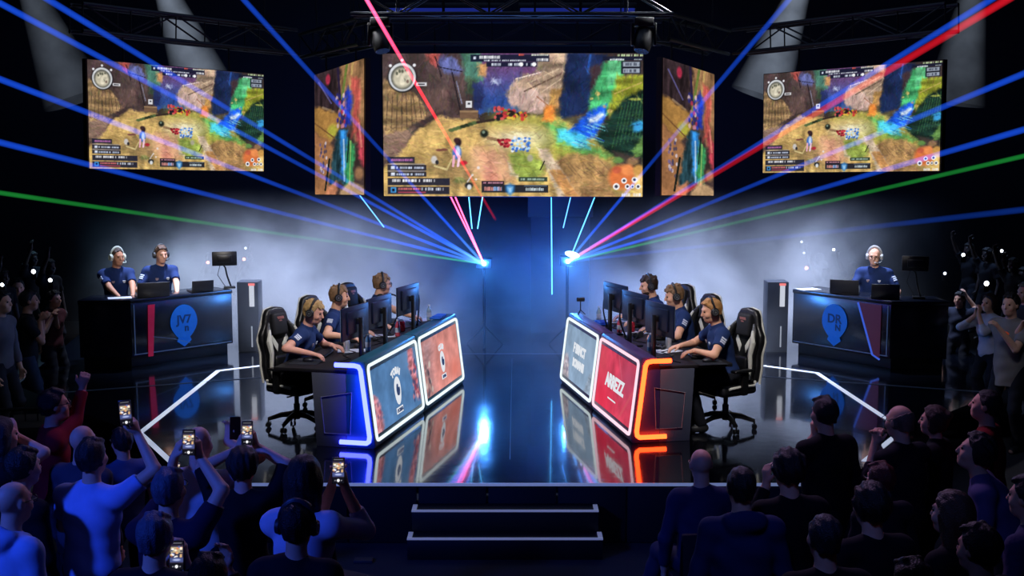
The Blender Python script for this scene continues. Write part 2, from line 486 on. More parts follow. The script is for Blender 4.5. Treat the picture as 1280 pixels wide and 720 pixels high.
        for s_ in 'RL':
            a = an[s_]; F = Field(a - np.array((.09, .14, .1)), a + np.array((.09, .26, .06)), min(h, 0.01))
            F.cap(a - np.array((0, .035, .04)), a + np.array((0, .14, -.05)), 0.044, 0.036, 0.02)
            F.cap(a + np.array((0, 0, .02)), a - np.array((0, .01, .03)), 0.046, 0.046, 0.02)
            F.clip(a - np.array((0, 0, .083)), (0, 0, -1.0))
            mesh_obj('shoe', F.mesh('shoe'), mat('shoe_dark', '#15161a', rough=.6), body)
    # ---------------- hair
    if hair:
        ht, hn, hc = hair
        F = Field(HC - 0.42 if ht in ('long', 'ponytail') else HC - 0.2, HC + 0.22, min(h, 0.007))
        line = [(H_(0, 0.050, 0.068), HA[1] * 0.86 - HA[2] * 0.50)]
        c0 = H_(0, -0.016, 0.030)
        nape = [(H_(0, 0, -0.055), -HA[2])]
        if ht in ('short', 'fringe', 'curly', 'crop', 'balding'):
            th = {'short': .013, 'fringe': .011, 'curly': .026, 'crop': .006, 'balding': .005}[ht]
            if ht == 'balding': line = [(H_(0, 0.0, 0.03), HA[1] * .5 + HA[2] * 0.85)]
            F.ell(c0, (0.075 * fs, 0.097 * fs, 0.090), HA, 0.0, line + nape, th)
            for q in (-1, 1): F.ell(H_(q * 0.066, -0.012, 0.005), (0.016, 0.035, 0.05), HA, 0.01, line)
            F.ell(H_(0, -0.062, -0.03), (0.058, 0.046, 0.055), HA, 0.02, nape)
            if ht == 'fringe':
                hr_ = random.Random(int(abs(loc[1]) * 100))
                for i in range(6):
                    x = -0.05 + 0.10 * i / 5
                    F.cap(H_(x * .7, 0.035, 0.112), H_(x + hr_.uniform(-.004, .016), 0.084 - 4 * x * x, 0.064 + hr_.uniform(-.006, .014)), 0.018, 0.009, 0.008)
                for i in range(26):
                    ta, tb = hr_.uniform(0, 2 * PI), hr_.uniform(.15, 1.15)
                    n_ = np.array((math.sin(tb) * math.cos(ta), math.sin(tb) * math.sin(ta) * 1.05 - .1, math.cos(tb)))
                    p0 = (n_[0] * .078, n_[1] * .100 - .01, n_[2] * .092 + .03); q_ = hr_.uniform(1.10, 1.22)
                    F.cap(H_(*p0), H_(p0[0] * q_ + hr_.uniform(-.012, .012), p0[1] * q_ + hr_.uniform(-.012, .012), .03 + (p0[2] - .03) * q_), 0.016, 0.006, 0.008)
            if ht == 'short':
                for i in range(5):
                    x = -0.045 + 0.09 * i / 4
                    F.cap(H_(x * .8, 0.0, 0.122), H_(x, 0.070 - 3 * x * x, 0.095 + .006 * math.sin(3 * i)), 0.016, 0.013, 0.012)
        elif ht in ('long', 'bun', 'ponytail'):
            F.ell(c0, (0.075, 0.097, 0.090), HA, 0.0, line, 0.017)
            for q in (-1, 1): F.ell(H_(q * 0.070, -0.018, -0.02), (0.022, 0.045, 0.075), HA, 0.02, None)
            F.ell(H_(0, -0.065, -0.02), (0.066, 0.05, 0.07), HA, 0.03)
            if ht == 'long':
                d_ = np.array((0, 0, -1.0))
                F.cap(H_(0, -0.055, -0.02), H_(0, -0.07, 0.0) + d_ * 0.30, 0.078, 0.055, 0.04)
                for q in (-1, 1):
                    F.cap(H_(q * 0.065, -0.03, 0.0), H_(q * 0.085, -0.045, 0.0) + d_ * 0.27, 0.036, 0.028, 0.04)
            if ht == 'bun': F.ell(H_(0, -0.115, 0.055), (0.045, 0.04, 0.042), HA, 0.015)
            if ht == 'ponytail':
                F.cap(H_(0, -0.11, 0.04), H_(0, -0.16, -0.02), 0.028, 0.034, 0.02); F.cap(H_(0, -0.16, -0.02), H_(0.01, -0.17, -0.2), 0.036, 0.012, 0.02)
        F.ripple(0.006 if ht == 'curly' else 0.0045 if ht == 'fringe' else 0.003, 95 if ht == 'curly' else 110, ph, (1.3, .8, .35))
        mesh_obj('hair', F.mesh('hair'), hairm(hn, hc), body)
    if stubble:
        F = Field(HC - 0.15, HC + 0.15, 0.006)
        F.ell(H_(0, 0.032, -0.075), (0.057, 0.060, 0.048), HA, 0.0, [(H_(0, 0.0, -0.047), HA[2]), (H_(0, 0.005, 0), -HA[1])], 0.0)
        mesh_obj('beard', F.mesh('beard'), hairm(hn + '_beard', hc), body)
    if face:
        for q in (-1, 1):
            e = MB(); e.ell(H_(q * 0.031, 0.079, 0.009), 0.012, u=8, v=6)
            e.ell(H_(q * 0.031, 0.0885, 0.009), 0.0055, u=8, v=6)
            mesh_obj('eye', e.mesh('eye'), mat('eye_dark', '#2a2320', rough=.2), body)
    if glasses:
        g = MB()
        for q in (-1, 1):
            c = H_(q * 0.033, 0.108, 0.006)
            g.tube([Vector(c + HA[0] * .026 * math.cos(t) + HA[2] * .019 * math.sin(t)) for t in np.linspace(0, 2 * PI, 14, endpoint=False)], 0.0028, 5, True)
            g.tube([H_(q * .058, .104, .010), H_(q * .076, .06, .012), H_(q * .083, -.01, .012)], 0.0028, 5)
        g.cyl(H_(-.008, .110, .010), H_(.008, .110, .010), .0028, n=5)
        mesh_obj('glasses', g.mesh('glasses'), mat('glasses_frame', '#101014', rough=.3), body)
    info = dict(body=body, Mw=Mw, HC=HC, HA=HA, arms=arms, P=P, nb=nb, AX=AX, sh=sh, kn=kn)
    return info

def headset(inf, label, col='#141519', ring='#6b6e74', mic=True, scale=1.0, group=None, cup=1.0):
    """over-ear headset worn on the head, a thing of its own"""
    Mw, HC, HA = inf['Mw'], inf['HC'], inf['HA']
    A = Matrix(((*HA[0],), (*HA[1],), (*HA[2],))).transposed()
    M4 = Mw @ (Matrix.Translation(HC) @ A.to_4x4())
    t = bpy.data.objects.new('headset', None); link(t); t.empty_display_size = .05
    t.matrix_world = M4; tag(t, label, 'headset', group)
    mm = mat('headset_' + col, col, rough=.45); mr = mat('headset_ring_' + ring, ring, rough=.35, metal=.3)
    b = MB(); pts = []
    for a in np.linspace(0, PI, 17): pts.append((0.097 * math.cos(a), -0.012, 0.005 + 0.138 * math.sin(a)))
    b.tube(pts, .012, 8); b.tube([(x * .93, y, z * .95) for x, y, z in pts[3:-3]], .014, 8)
    b.build('headband', mm, t)
    for q in (-1, 1):
        e = MB(); e.cyl((q * .078, -.008, -.004), (q * .090, -.008, -.004), .040 * cup, .046 * cup, n=20); e.cyl((q * .090, -.008, -.004), (q * .112, -.008, -.004), .046 * cup, .038 * cup, n=20)
        ec = e.build('ear_cup', mm, t)
        e = MB(); e.tube([(q * .111, -.008 + .026 * math.cos(a), -.004 + .026 * math.sin(a)) for a in np.linspace(0, 2 * PI, 16, endpoint=False)], .004, 6, True)
        e.cyl((q * .110, -.008, -.004), (q * .114, -.008, -.004), .012, n=12)
        e.build('ear_cup_ring', mr, ec)
    if mic:
        e = MB(); e.tube([(-.098, .0, -.03), (-.098, .05, -.055), (-.075, .095, -.066), (-.03, .122, -.062)], .004, 6); e.ell((-.024, .123, -.061), (.013, .010, .010), u=10, v=8)
        e.build('microphone_boom', mm, t)
    return t
# ================================================================ camera, world, render look
cd = bpy.data.cameras.new('camera'); cam = bpy.data.objects.new('camera', cd); COL.objects.link(cam)
cd.sensor_width = 36; cd.lens = FPX / 1280 * 36; cd.clip_end = 200
cam.location = (0, 0, ZC); cam.rotation_euler = (PI / 2 - PITCH, 0, 0)
scene.camera = cam
w = bpy.data.worlds.new('hall_dark'); scene.world = w; w.use_nodes = True
w.node_tree.nodes['Background'].inputs[0].default_value = (0.08, 0.14, 0.50, 1)
w.node_tree.nodes['Background'].inputs[1].default_value = 0.010
scene.view_settings.view_transform = 'Standard'
scene.view_settings.look = 'None'
cy = scene.cycles
cy.use_denoising = True
try: cy.denoiser = 'OPENIMAGEDENOISE'
except Exception: pass
cy.max_bounces = 6; cy.diffuse_bounces = 2; cy.glossy_bounces = 3; cy.transparent_max_bounces = 40; cy.transmission_bounces = 3; cy.volume_bounces = 0
cy.sample_clamp_indirect = 4.0; cy.sample_clamp_direct = 0
cy.volume_step_rate = 2.0; cy.volume_max_steps = 128
cy.caustics_reflective = False; cy.caustics_refractive = False

# ================================================================ hall shell
def struct(name, mb, m):
    o = mb.build(name, m); return tag(o, kind='structure')
m_black = mat('hall_black', '#05060b', rough=.9, var=.4, scale=2)
m_wall = mat('hall_wall_navy', '#070a18', rough=.85, var=.35, scale=1.5)
m_carpet = mat('carpet_charcoal', '#2a2a30', rough=.95, var=.45, scale=60, bump=.4)
b = MB(); b.box((0, 9, -.05), (24, 34, .1)); struct('floor', b, m_carpet)
b = MB(); b.box((0, 9, 8.05), (24, 34, .1)); struct('ceiling', b, m_black)
b = MB(); b.box((0, 24.1, 4), (24, .2, 8)); struct('wall_back', b, m_wall)
b = MB(); b.box((-11.1, 9, 4), (.2, 30, 8)); struct('wall_left', b, m_wall)
b = MB(); b.box((11.1, 9, 4), (.2, 30, 8)); struct('wall_right', b, m_wall)

# stage: a glossy black platform with cut front corners
def stage_material():
    m = mat('stage_gloss_black', '#070a12', rough=.09, var=.3, scale=3, spec=.9)
    nt = m.node_tree; b = nt.nodes['Principled BSDF']
    tc = nt.nodes.new('ShaderNodeTexCoord')
    wv = nt.nodes.new('ShaderNodeTexNoise'); wv.inputs['Scale'].default_value = 5.5; wv.inputs['Detail'].default_value = 2
    bp = nt.nodes.new('ShaderNodeBump'); bp.inputs['Strength'].default_value = .035; bp.inputs['Distance'].default_value = .03
    nt.links.new(tc.outputs['Object'], wv.inputs['Vector']); nt.links.new(wv.outputs['Fac'], bp.inputs['Height']); nt.links.new(bp.outputs['Normal'], b.inputs['Normal'])
    n2 = nt.nodes.new('ShaderNodeTexNoise'); n2.inputs['Scale'].default_value = 1.3; n2.inputs['Detail'].default_value = 5
    mr = nt.nodes.new('ShaderNodeMapRange'); mr.inputs['To Min'].default_value = .05; mr.inputs['To Max'].default_value = .16
    nt.links.new(tc.outputs['Object'], n2.inputs['Vector']); nt.links.new(n2.outputs['Fac'], mr.inputs['Value']); nt.links.new(mr.outputs['Result'], b.inputs['Roughness'])
    b.inputs['Coat Weight'].default_value = .6; b.inputs['Coat Roughness'].default_value = .04
    return m
m_stage = stage_material()
SP = [(-2.75, 10.8), (2.95, 10.8), (4.05, 13.0), (4.6, 13.4), (6.4, 14.6), (6.9, 20.5), (-6.9, 20.5), (-6.3, 14.9), (-4.5, 13.3), (-3.95, 12.9)]
SP = [(-2.75, 10.8), (2.95, 10.8), (4.30, 13.0), (6.2, 15.1), (6.9, 20.5), (-6.9, 20.5), (-6.1, 15.1), (-3.90, 12.65)]
b = MB(); b.prism(SP, 0, SZ, 'z')
stage = struct('floor_stage', b, m_stage)
m_tape = mat('stage_edge_white', '#cfd6e2', rough=.5, var=.1, emit='#c9d6ee', estr=.55)
def strip(pts, wd, z=SZ + .002, closed=False):
    mb = MB()
    for i in range(len(pts) - 1):
        a, c = Vector((*pts[i], 0)), Vector((*pts[i + 1], 0)); d = (c - a).normalized(); n = Vector((-d.y, d.x, 0)) * wd / 2
        a2, c2 = a - d * wd * .3, c + d * wd * .3
        mb.prism([((a2 - n).x, (a2 - n).y), ((c2 - n).x, (c2 - n).y), ((c2 + n).x, (c2 + n).y), ((a2 + n).x, (a2 + n).y)], z - .002, z + .003, 'z')
    return mb
LL = [(-3.22, 11.5), (-3.86, 12.66), (-3.84, 16.05), (-3.36, 16.40), (-2.45, 16.52)]
RL_ = [(3.35, 11.55), (4.10, 12.8), (3.95, 15.9), (3.36, 16.40), (2.3, 16.5)]
tag(strip(LL, .06).build('trim_1', m_tape), kind='structure')
tag(strip(RL_, .06).build('trim_2', m_tape), kind='structure')
m_edge = mat('stage_lip_white', '#b9c4d8', rough=.4, emit='#9fb4e0', estr=.30)
b = MB(); b.box((.1, 10.795, SZ - .012), (5.7, .014, .026)); tag(b.build('trim_3', m_edge), kind='structure')
m_faint = mat('stage_seam_grey', '#3a4458', rough=.4, emit='#5a6c94', estr=.10)
tag(strip([(-.95, 17.3), (.95, 17.3)], .035).build('trim_4', m_faint), kind='structure')
m_seam = mat('stage_seam_dark', '#1a2232', rough=.3, emit='#40587c', estr=.05)
b = strip([(-5.6, 14.6), (-3.2, 15.6)], .03); b2 = strip([(-.02, 11.6), (-.0, 16.9)], .006)
tag(b.build('trim_5', m_seam), kind='structure'); tag(b2.build('trim_6', m_seam), kind='structure')
tag(strip([(3.0, 15.75), (5.7, 14.7)], .03).build('trim_7', m_seam), kind='structure')
# skirt of the stage front, panels
m_skirt = mat('stage_skirt_black', '#08080f', rough=.7, var=.3)
b = MB()
for x in np.arange(-2.7, 2.9, .62): b.box((x + .31, 10.79, .26), (.6, .02, .5), bev=.004)
tag(b.build('trim_8', m_skirt), kind='structure')

# two steps with white nosing
st = thing('stage_steps', 'black two-step stage stairs with white edge strips, in front of the stage', 'stairs', (-.06, 10.35, 0))
m_step = mat('step_black', '#06070c', rough=.55, var=.3)
m_nose = mat('step_white_nosing', '#aab2c6', rough=.5, emit='#a8b4d4', estr=.22)
for nm, z, y0, hw in (('tread', .185, 0.0, .84), ('tread', .37, .2, .815)):
    b = MB(); b.box((0, y0 + (.44 - y0) / 2, z - .0925), (2 * hw, .44 - y0, .185), bev=.004); tr = b.build(nm, m_step, st)
    b = MB(); b.box((0, y0 + .004, z + .002), (2 * hw, .035, .012))
    for q in (-1, 1): b.box((q * (hw - .02), y0 + .09, z + .002), (.04, .17, .012))
    b.build('edge_strip', m_nose, tr)
b = MB(); b.box((-1.27, 10.31, .012), (.16, .10, .024), bev=.004)
tag(b.build('cable_ramp', mat('cable_ramp_grey', '#3a3436', rough=.7)), 'small grey cable plate on the carpet left of the stage steps', 'cable plate')

# dark block and low rail at the left side of the stage
b = MB(); b.box((0, 0, .22), (1.0, .7, .44), bev=.015)
for x in (-.35, .35): b.box((x, -.352, .25), (.06, .012, .1))
o = b.build('flight_case', mat('case_black', '#07080c', rough=.6)); o.location = (-5.15, 13.75, 0); o.rotation_euler = (0, 0, R(12))
tag(o, 'black equipment case on the floor left of the stage, below the left caster desk', 'case')
rail = thing('crowd_barrier', 'low dark steel crowd barrier in front of the man with folded arms', 'barrier', (-5.75, 13.6, 0), R(10))
m_rail = mat('barrier_steel', '#22262e', rough=.35, metal=.8)
b = MB(); b.tube([(-1.1, 0, .12), (-1.1, 0, .58), (.55, 0, .58), (.55, 0, .12)], .02, 8); b.build('rail', m_rail, rail)
b = MB()
for x in np.linspace(-1.0, .45, 12): b.cyl((x, 0, .14), (x, 0, .58), .008, n=6)
b.cyl((-1.1, 0, .14), (.55, 0, .14), .014, n=6); b.build('bars', m_rail, rail)
for x in (-.9, .35):
    b = MB(); b.box((x, 0, .02), (.06, .5, .04), bev=.006); b.cyl((x, 0, .03), (x, 0, .15), .016, n=8); b.build('foot', m_rail, rail)

# ================================================================ trusses
m_truss = mat('truss_dark_aluminium', '#1a1d23', rough=.45, metal=.7, var=.2)
def truss(label, a, c, s=.30, group='lighting trusses', step=.5, emitname='truss'):
    a, c = Vector(a), Vector(c); L = (c - a).length; d = (c - a).normalized()
    t = bpy.data.objects.new('truss', None); link(t); t.matrix_world = frame_matrix(a, d, Vector((0, 0, 1)).cross(d), (0, 0, 1)); tag(t, label, 'truss', group)
    b = MB()
    for y in (-s / 2, s / 2):
        for z in (-s / 2, s / 2): b.cyl((0, y, z), (L, y, z), .024, n=8)
    b.build('chords', m_truss, t)
    b = MB(); n = max(2, int(L / step))
    for i in range(n):
        x0, x1 = L * i / n, L * (i + 1) / n; f = i % 2
        for q in (-s / 2, s / 2):
            z = (-s / 2, s / 2) if f else (s / 2, -s / 2)
            b.cyl((x0, q, z[0]), (x1, q, z[1]), .011, n=6); b.cyl((x0, z[0], q), (x1, z[1], q), .011, n=6)
            b.cyl((x0, q, -s / 2), (x0, q, s / 2), .009, n=6)
    b.build('lattice', m_truss, t)
    for f in (.14, .86):
        zt = 8.0 - (a.z + (c.z - a.z) * f)
        b = MB(); b.cyl((L * f, 0, s / 2), (L * f, 0, zt), .010, n=6); b.build('suspension_cable', m_truss, t)
    return t
truss('dark aluminium lighting truss running above the wide centre screen', at(455, 40, 17.0), at(828, 40, 17.0))
truss('short truss above the left narrow screen, angled down to the left', at(388, 58, 17.0), at(462, 33, 15.2))
truss('short truss above the right narrow screen, angled down to the right', at(822, 33, 15.2), at(898, 60, 17.0))
truss('dark truss above the large left screen', at(95, 22, 14.4), at(362, 64, 16.6))
truss('dark truss above the large right screen', at(1190, 22, 14.4), at(925, 64, 16.6))
truss('high dark truss at the top edge, nearest above the stage', at(440, 2, 14.6), at(840, 2, 14.6))
m_bluebar = glow('blue_bar_glow', (.015, .03, .30), .6)
for i, (x0, x1) in enumerate(((482, 630), (648, 795))):
    A, Bq = at(x0, 12, 17.9), at(x1, 12, 17.9)
    t = thing('batten_light', ('long dim blue light batten left of centre under the roof', 'long dim blue light batten right of centre under the roof')[i], 'light', (A + Bq) / 2, 0, 'blue battens under the roof')
    L = (Bq - A).length
    b = MB(); b.box((0, 0, .05), (L, .16, .08), bev=.01); b.build('housing', m_truss, t)
    b = MB(); b.box((0, -.02, -.02), (L * .97, .13, .07), bev=.01); b.build('diffuser', m_bluebar, t)
    for f in (-.4, .4):
        b = MB(); b.cyl((L * f, 0, .08), (L * f, 0, 8.0 - t.location.z), .008, n=6); b.build('suspension_cable', m_truss, t)
def moving_head(loc, aim, label, lit=True):
    t = thing('moving_head_light', label, 'stage light', loc, 0, 'moving heads on the trusses')
    m = mat('fixture_black', '#0b0c10', rough=.4)
    b = MB(); b.box((0, 0, -.06), (.22, .18, .10), bev=.015); b.build('base', m, t)
    b = MB()
    for q in (-1, 1): b.box((q * .13, 0, -.20), (.03, .10, .26), bev=.01)
    b.box((0, 0, -.095), (.29, .10, .03), bev=.008); b.build('yoke', m, t)
    d = (Vector(aim) - Vector(loc)).normalized(); M = frame_matrix((0, 0, -.26), d.orthogonal(), d.cross(d.orthogonal()), d)
    b = MB(); b.lathe([(.05, -.14), (.10, -.12), (.11, .02), (.09, .13), (.085, .14)], n=18); b.xf(M); h_ = b.build('lamp_head', m, t)
    b = MB(); b.lathe([(.078, .141), (.078, .146)], n=18); b.xf(M); b.build('lens', glow('lens_lit', (.75, .85, 1), 6.0) if lit else mat('lens_dark', '#1b2230', rough=.1), h_)
for i, (px, py, Y, lab) in enumerate(((475, 2, 14.6, 'moving head hung at the left end of the high truss'), (805, 2, 14.6, 'moving head hung at the right end of the high truss'),)):
    p = at(px, py, Y); moving_head(p + Vector((0, 0, -.17)), (p.x * .4, 13, .5), lab, False)
# light shafts from above the frame: painted as glowing cones, no spotlights built
def shaft_material():
    m = bpy.data.materials.new('light_in_haze'); m.use_nodes = True; nt = m.node_tree; nt.nodes.clear(); N = nt.nodes.new; L = nt.links.new
    o = N('ShaderNodeOutputMaterial'); add = N('ShaderNodeAddShader'); e = N('ShaderNodeEmission'); tr = N('ShaderNodeBsdfTransparent')
    lw = N('ShaderNodeLayerWeight'); lw.inputs['Blend'].default_value = .5
    pw = N('ShaderNodeMath'); pw.operation = 'POWER'; pw.inputs[1].default_value = 2.2
    inv = N('ShaderNodeMath'); inv.operation = 'SUBTRACT'; inv.inputs[0].default_value = 1
    L(lw.outputs['Facing'], inv.inputs[1]); L(inv.outputs[0], pw.inputs[0])
    tc = N('ShaderNodeTexCoord'); sx = N('ShaderNodeSeparateXYZ'); L(tc.outputs['Object'], sx.inputs[0])
    mr = N('ShaderNodeMapRange'); mr.interpolation_type = 'SMOOTHSTEP'; mr.inputs['From Min'].default_value = 3.6; mr.inputs['From Max'].default_value = .3; L(sx.outputs['Z'], mr.inputs['Value'])
    nz = N('ShaderNodeTexNoise'); nz.inputs['Scale'].default_value = 2.4; nz.inputs['Detail'].default_value = 4; L(tc.outputs['Object'], nz.inputs['Vector'])
    ra = N('ShaderNodeMapRange'); ra.inputs['From Min'].default_value = .3; ra.inputs['From Max'].default_value = .7; ra.inputs['To Min'].default_value = .45; ra.inputs['To Max'].default_value = 1.15; L(nz.outputs['Fac'], ra.inputs['Value'])
    m1 = N('ShaderNodeMath'); m1.operation = 'MULTIPLY'; m2 = N('ShaderNodeMath'); m2.operation = 'MULTIPLY'; m3 = N('ShaderNodeMath'); m3.operation = 'MULTIPLY'
    L(pw.outputs[0], m1.inputs[0]); L(mr.outputs[0], m1.inputs[1]); L(m1.outputs[0], m2.inputs[0]); L(ra.outputs[0], m2.inputs[1])
    oi = N('ShaderNodeObjectInfo'); sc_ = N('ShaderNodeSeparateColor'); L(oi.outputs['Color'], sc_.inputs[0]); L(m2.outputs[0], m3.inputs[0]); L(sc_.outputs[0], m3.inputs[1])
    L(m3.outputs[0], e.inputs['Strength']); e.inputs['Color'].default_value = (.62, .74, .95, 1)
    L(e.outputs[0], add.inputs[0]); L(tr.outputs[0], add.inputs[1]); L(add.outputs[0], o.inputs['Surface'])
    m.cycles.emission_sampling = 'NONE'
    return m
m_shaft = shaft_material()
for lab, a, c, Y, r0, r1, st_ in (('pale spotlight beam at the top left above the large left screen', (196, -40), (258, 118), 16.9, .10, .42, .16),
                             ('faint spotlight beam at the far top left', (30, -30), (95, 125), 16.0, .12, .42, .055),
                             ('pale spotlight beam at the top right, left of the large right screen', (1010, -40), (950, 120), 17.2, .10, .42, .16),
                             ('faint spotlight beam at the far top right above the right screen', (1222, -40), (1192, 130), 17.2, .12, .42, .055)):
    A, Bq = at(*a, Y), at(*c, Y); d = (Bq - A); L = d.length; d.normalize()
    b = MB(); n = 40; seg = 8
    prof = [(r0 + (r1 - r0) * i / seg, L * i / seg) for i in range(seg + 1)]
    vs = []; 
    for r_, z in prof:
        for k in range(n): vs.append((r_ * math.cos(2 * PI * k / n), r_ * math.sin(2 * PI * k / n), z))
    fs = [(i * n + k, i * n + (k + 1) % n, (i + 1) * n + (k + 1) % n, (i + 1) * n + k) for i in range(seg) for k in range(n)]
    b._add(vs, fs); me = b.mesh('spotlight_beam'); me.materials.append(m_shaft)
    o = bpy.data.objects.new('spotlight_beam', me); link(o); o.matrix_world = frame_matrix(A, d.orthogonal(), d.cross(d.orthogonal()), d); o.color = (st_, st_, st_, 1)
    tag(o, lab, 'light beam', 'spotlight beams in the haze')
# ================================================================ the painted game picture (numpy painting, stored as a colour attribute)
def vnoise(h, w, f, seed, fx=1.0, fy=1.0):
    r = np.random.default_rng(seed); g = r.random((64, 64))
    y = np.linspace(0, f * fy, h)[:, None] + np.zeros((1, w)); x = np.linspace(0, f * fx * w / h, w)[None, :] + np.zeros((h, 1))
    y0 = np.floor(y).astype(int); x0 = np.floor(x).astype(int); ty = y - y0; tx = x - x0; ty = ty * ty * (3 - 2 * ty); tx = tx * tx * (3 - 2 * tx)
    G = lambda a, b: g[a % 64, b % 64]
    return (G(y0, x0) * (1 - ty) * (1 - tx) + G(y0, x0 + 1) * (1 - ty) * tx + G(y0 + 1, x0) * ty * (1 - tx) + G(y0 + 1, x0 + 1) * ty * tx)
def fbm(h, w, f, seed, fx=1.0, fy=1.0, o=4):
    return sum(vnoise(h, w, f * 2 ** i, seed + i, fx, fy) * .5 ** i for i in range(o)) / (2 - .5 ** (o - 1))
class Canvas:
    def __init__(s, w, h, x0, y0, x1, y1):
        s.w, s.h = w, h; s.img = np.zeros((h, w, 3)); s.sx = (x1 - x0) / w
        s.X, s.Y = np.meshgrid(np.linspace(x0, x1, w), np.linspace(y0, y1, h))
        s.dx = vnoise(h, w, 22, 91) - .5 + 1.1 * (fbm(h, w, 44, 93, 1, 1, 2) - .5); s.dy = vnoise(h, w, 22, 92) - .5 + 1.1 * (fbm(h, w, 44, 95, 1, 1, 2) - .5)
    def mask(s, poly, warp=10, soft=2.0):
        x = s.X + s.dx * warp; y = s.Y + s.dy * warp
        ins = np.zeros((s.h, s.w), bool); n = len(poly); dist = np.full((s.h, s.w), 1e9)
        for i in range(n):
            (ax, ay), (bx, by) = poly[i], poly[(i + 1) % n]
            c = ((ay > y) != (by > y)) & (x < (bx - ax) * (y - ay) / (by - ay + 1e-9) + ax); ins ^= c
            L2 = (bx - ax) ** 2 + (by - ay) ** 2 + 1e-9; t = np.clip(((x - ax) * (bx - ax) + (y - ay) * (by - ay)) / L2, 0, 1)
            dist = np.minimum(dist, np.hypot(x - ax - t * (bx - ax), y - ay - t * (by - ay)))
        sd = np.where(ins, dist, -dist)
        return np.clip(sd / max(soft, 1e-3) * .5 + .5, 0, 1)
    def put(s, m, col, tex=None, amp=.3, a=1.0):
        c = np.array(col, float) / 255
        c = c[None, None, :] * (1 + (amp * (tex - .5) * 2 if tex is not None else 0))[..., None] if tex is not None else c[None, None, :]
        m = (m * a)[..., None]; s.img = s.img * (1 - m) + c * m
    def poly(s, pts, col, tex=None, amp=.35, a=1.0, warp=10, soft=7): s.put(s.mask(pts, warp, soft), col, tex, amp, a)
    def blob(s, x, y, rx, ry, col, a=1.0, hard=.5, rot=0):
        c, sn = math.cos(rot), math.sin(rot); u = ((s.X - x) * c + (s.Y - y) * sn) / rx; v = (-(s.X - x) * sn + (s.Y - y) * c) / ry
        s.put(np.clip((1.15 - np.hypot(u, v)) / hard, 0, 1), col, a=a)
    def line(s, x0, y0, x1, y1, wd, col, a=1.0):
        L2 = (x1 - x0) ** 2 + (y1 - y0) ** 2; t = np.clip(((s.X - x0) * (x1 - x0) + (s.Y - y0) * (y1 - y0)) / L2, 0, 1)
        d = np.hypot(s.X - x0 - t * (x1 - x0), s.Y - y0 - t * (y1 - y0)); s.put(np.clip(wd / 2 + 1.2 - d, 0, 1.5) / 1.5, col, a=a)
    def rect(s, x0, y0, x1, y1, col, a=1.0):
        s.put(np.clip(np.minimum(np.minimum(s.X - x0, x1 - s.X), np.minimum(s.Y - y0, y1 - s.Y)) / 2 + .5, 0, 1), col, a=a)
    def dashes(s, x0, x1, y, hgt, col, seed, fill=.75, step=6, a=1.0):
        r = random.Random(seed); x = x0
        while x < x1:
            w_ = r.uniform(.5, 1.6) * step
            if r.random() < fill: s.rect(x, y - hgt / 2 * r.uniform(.7, 1), min(x + w_ * .8, x1), y + hgt / 2, col, a * r.uniform(.7, 1))
            x += w_
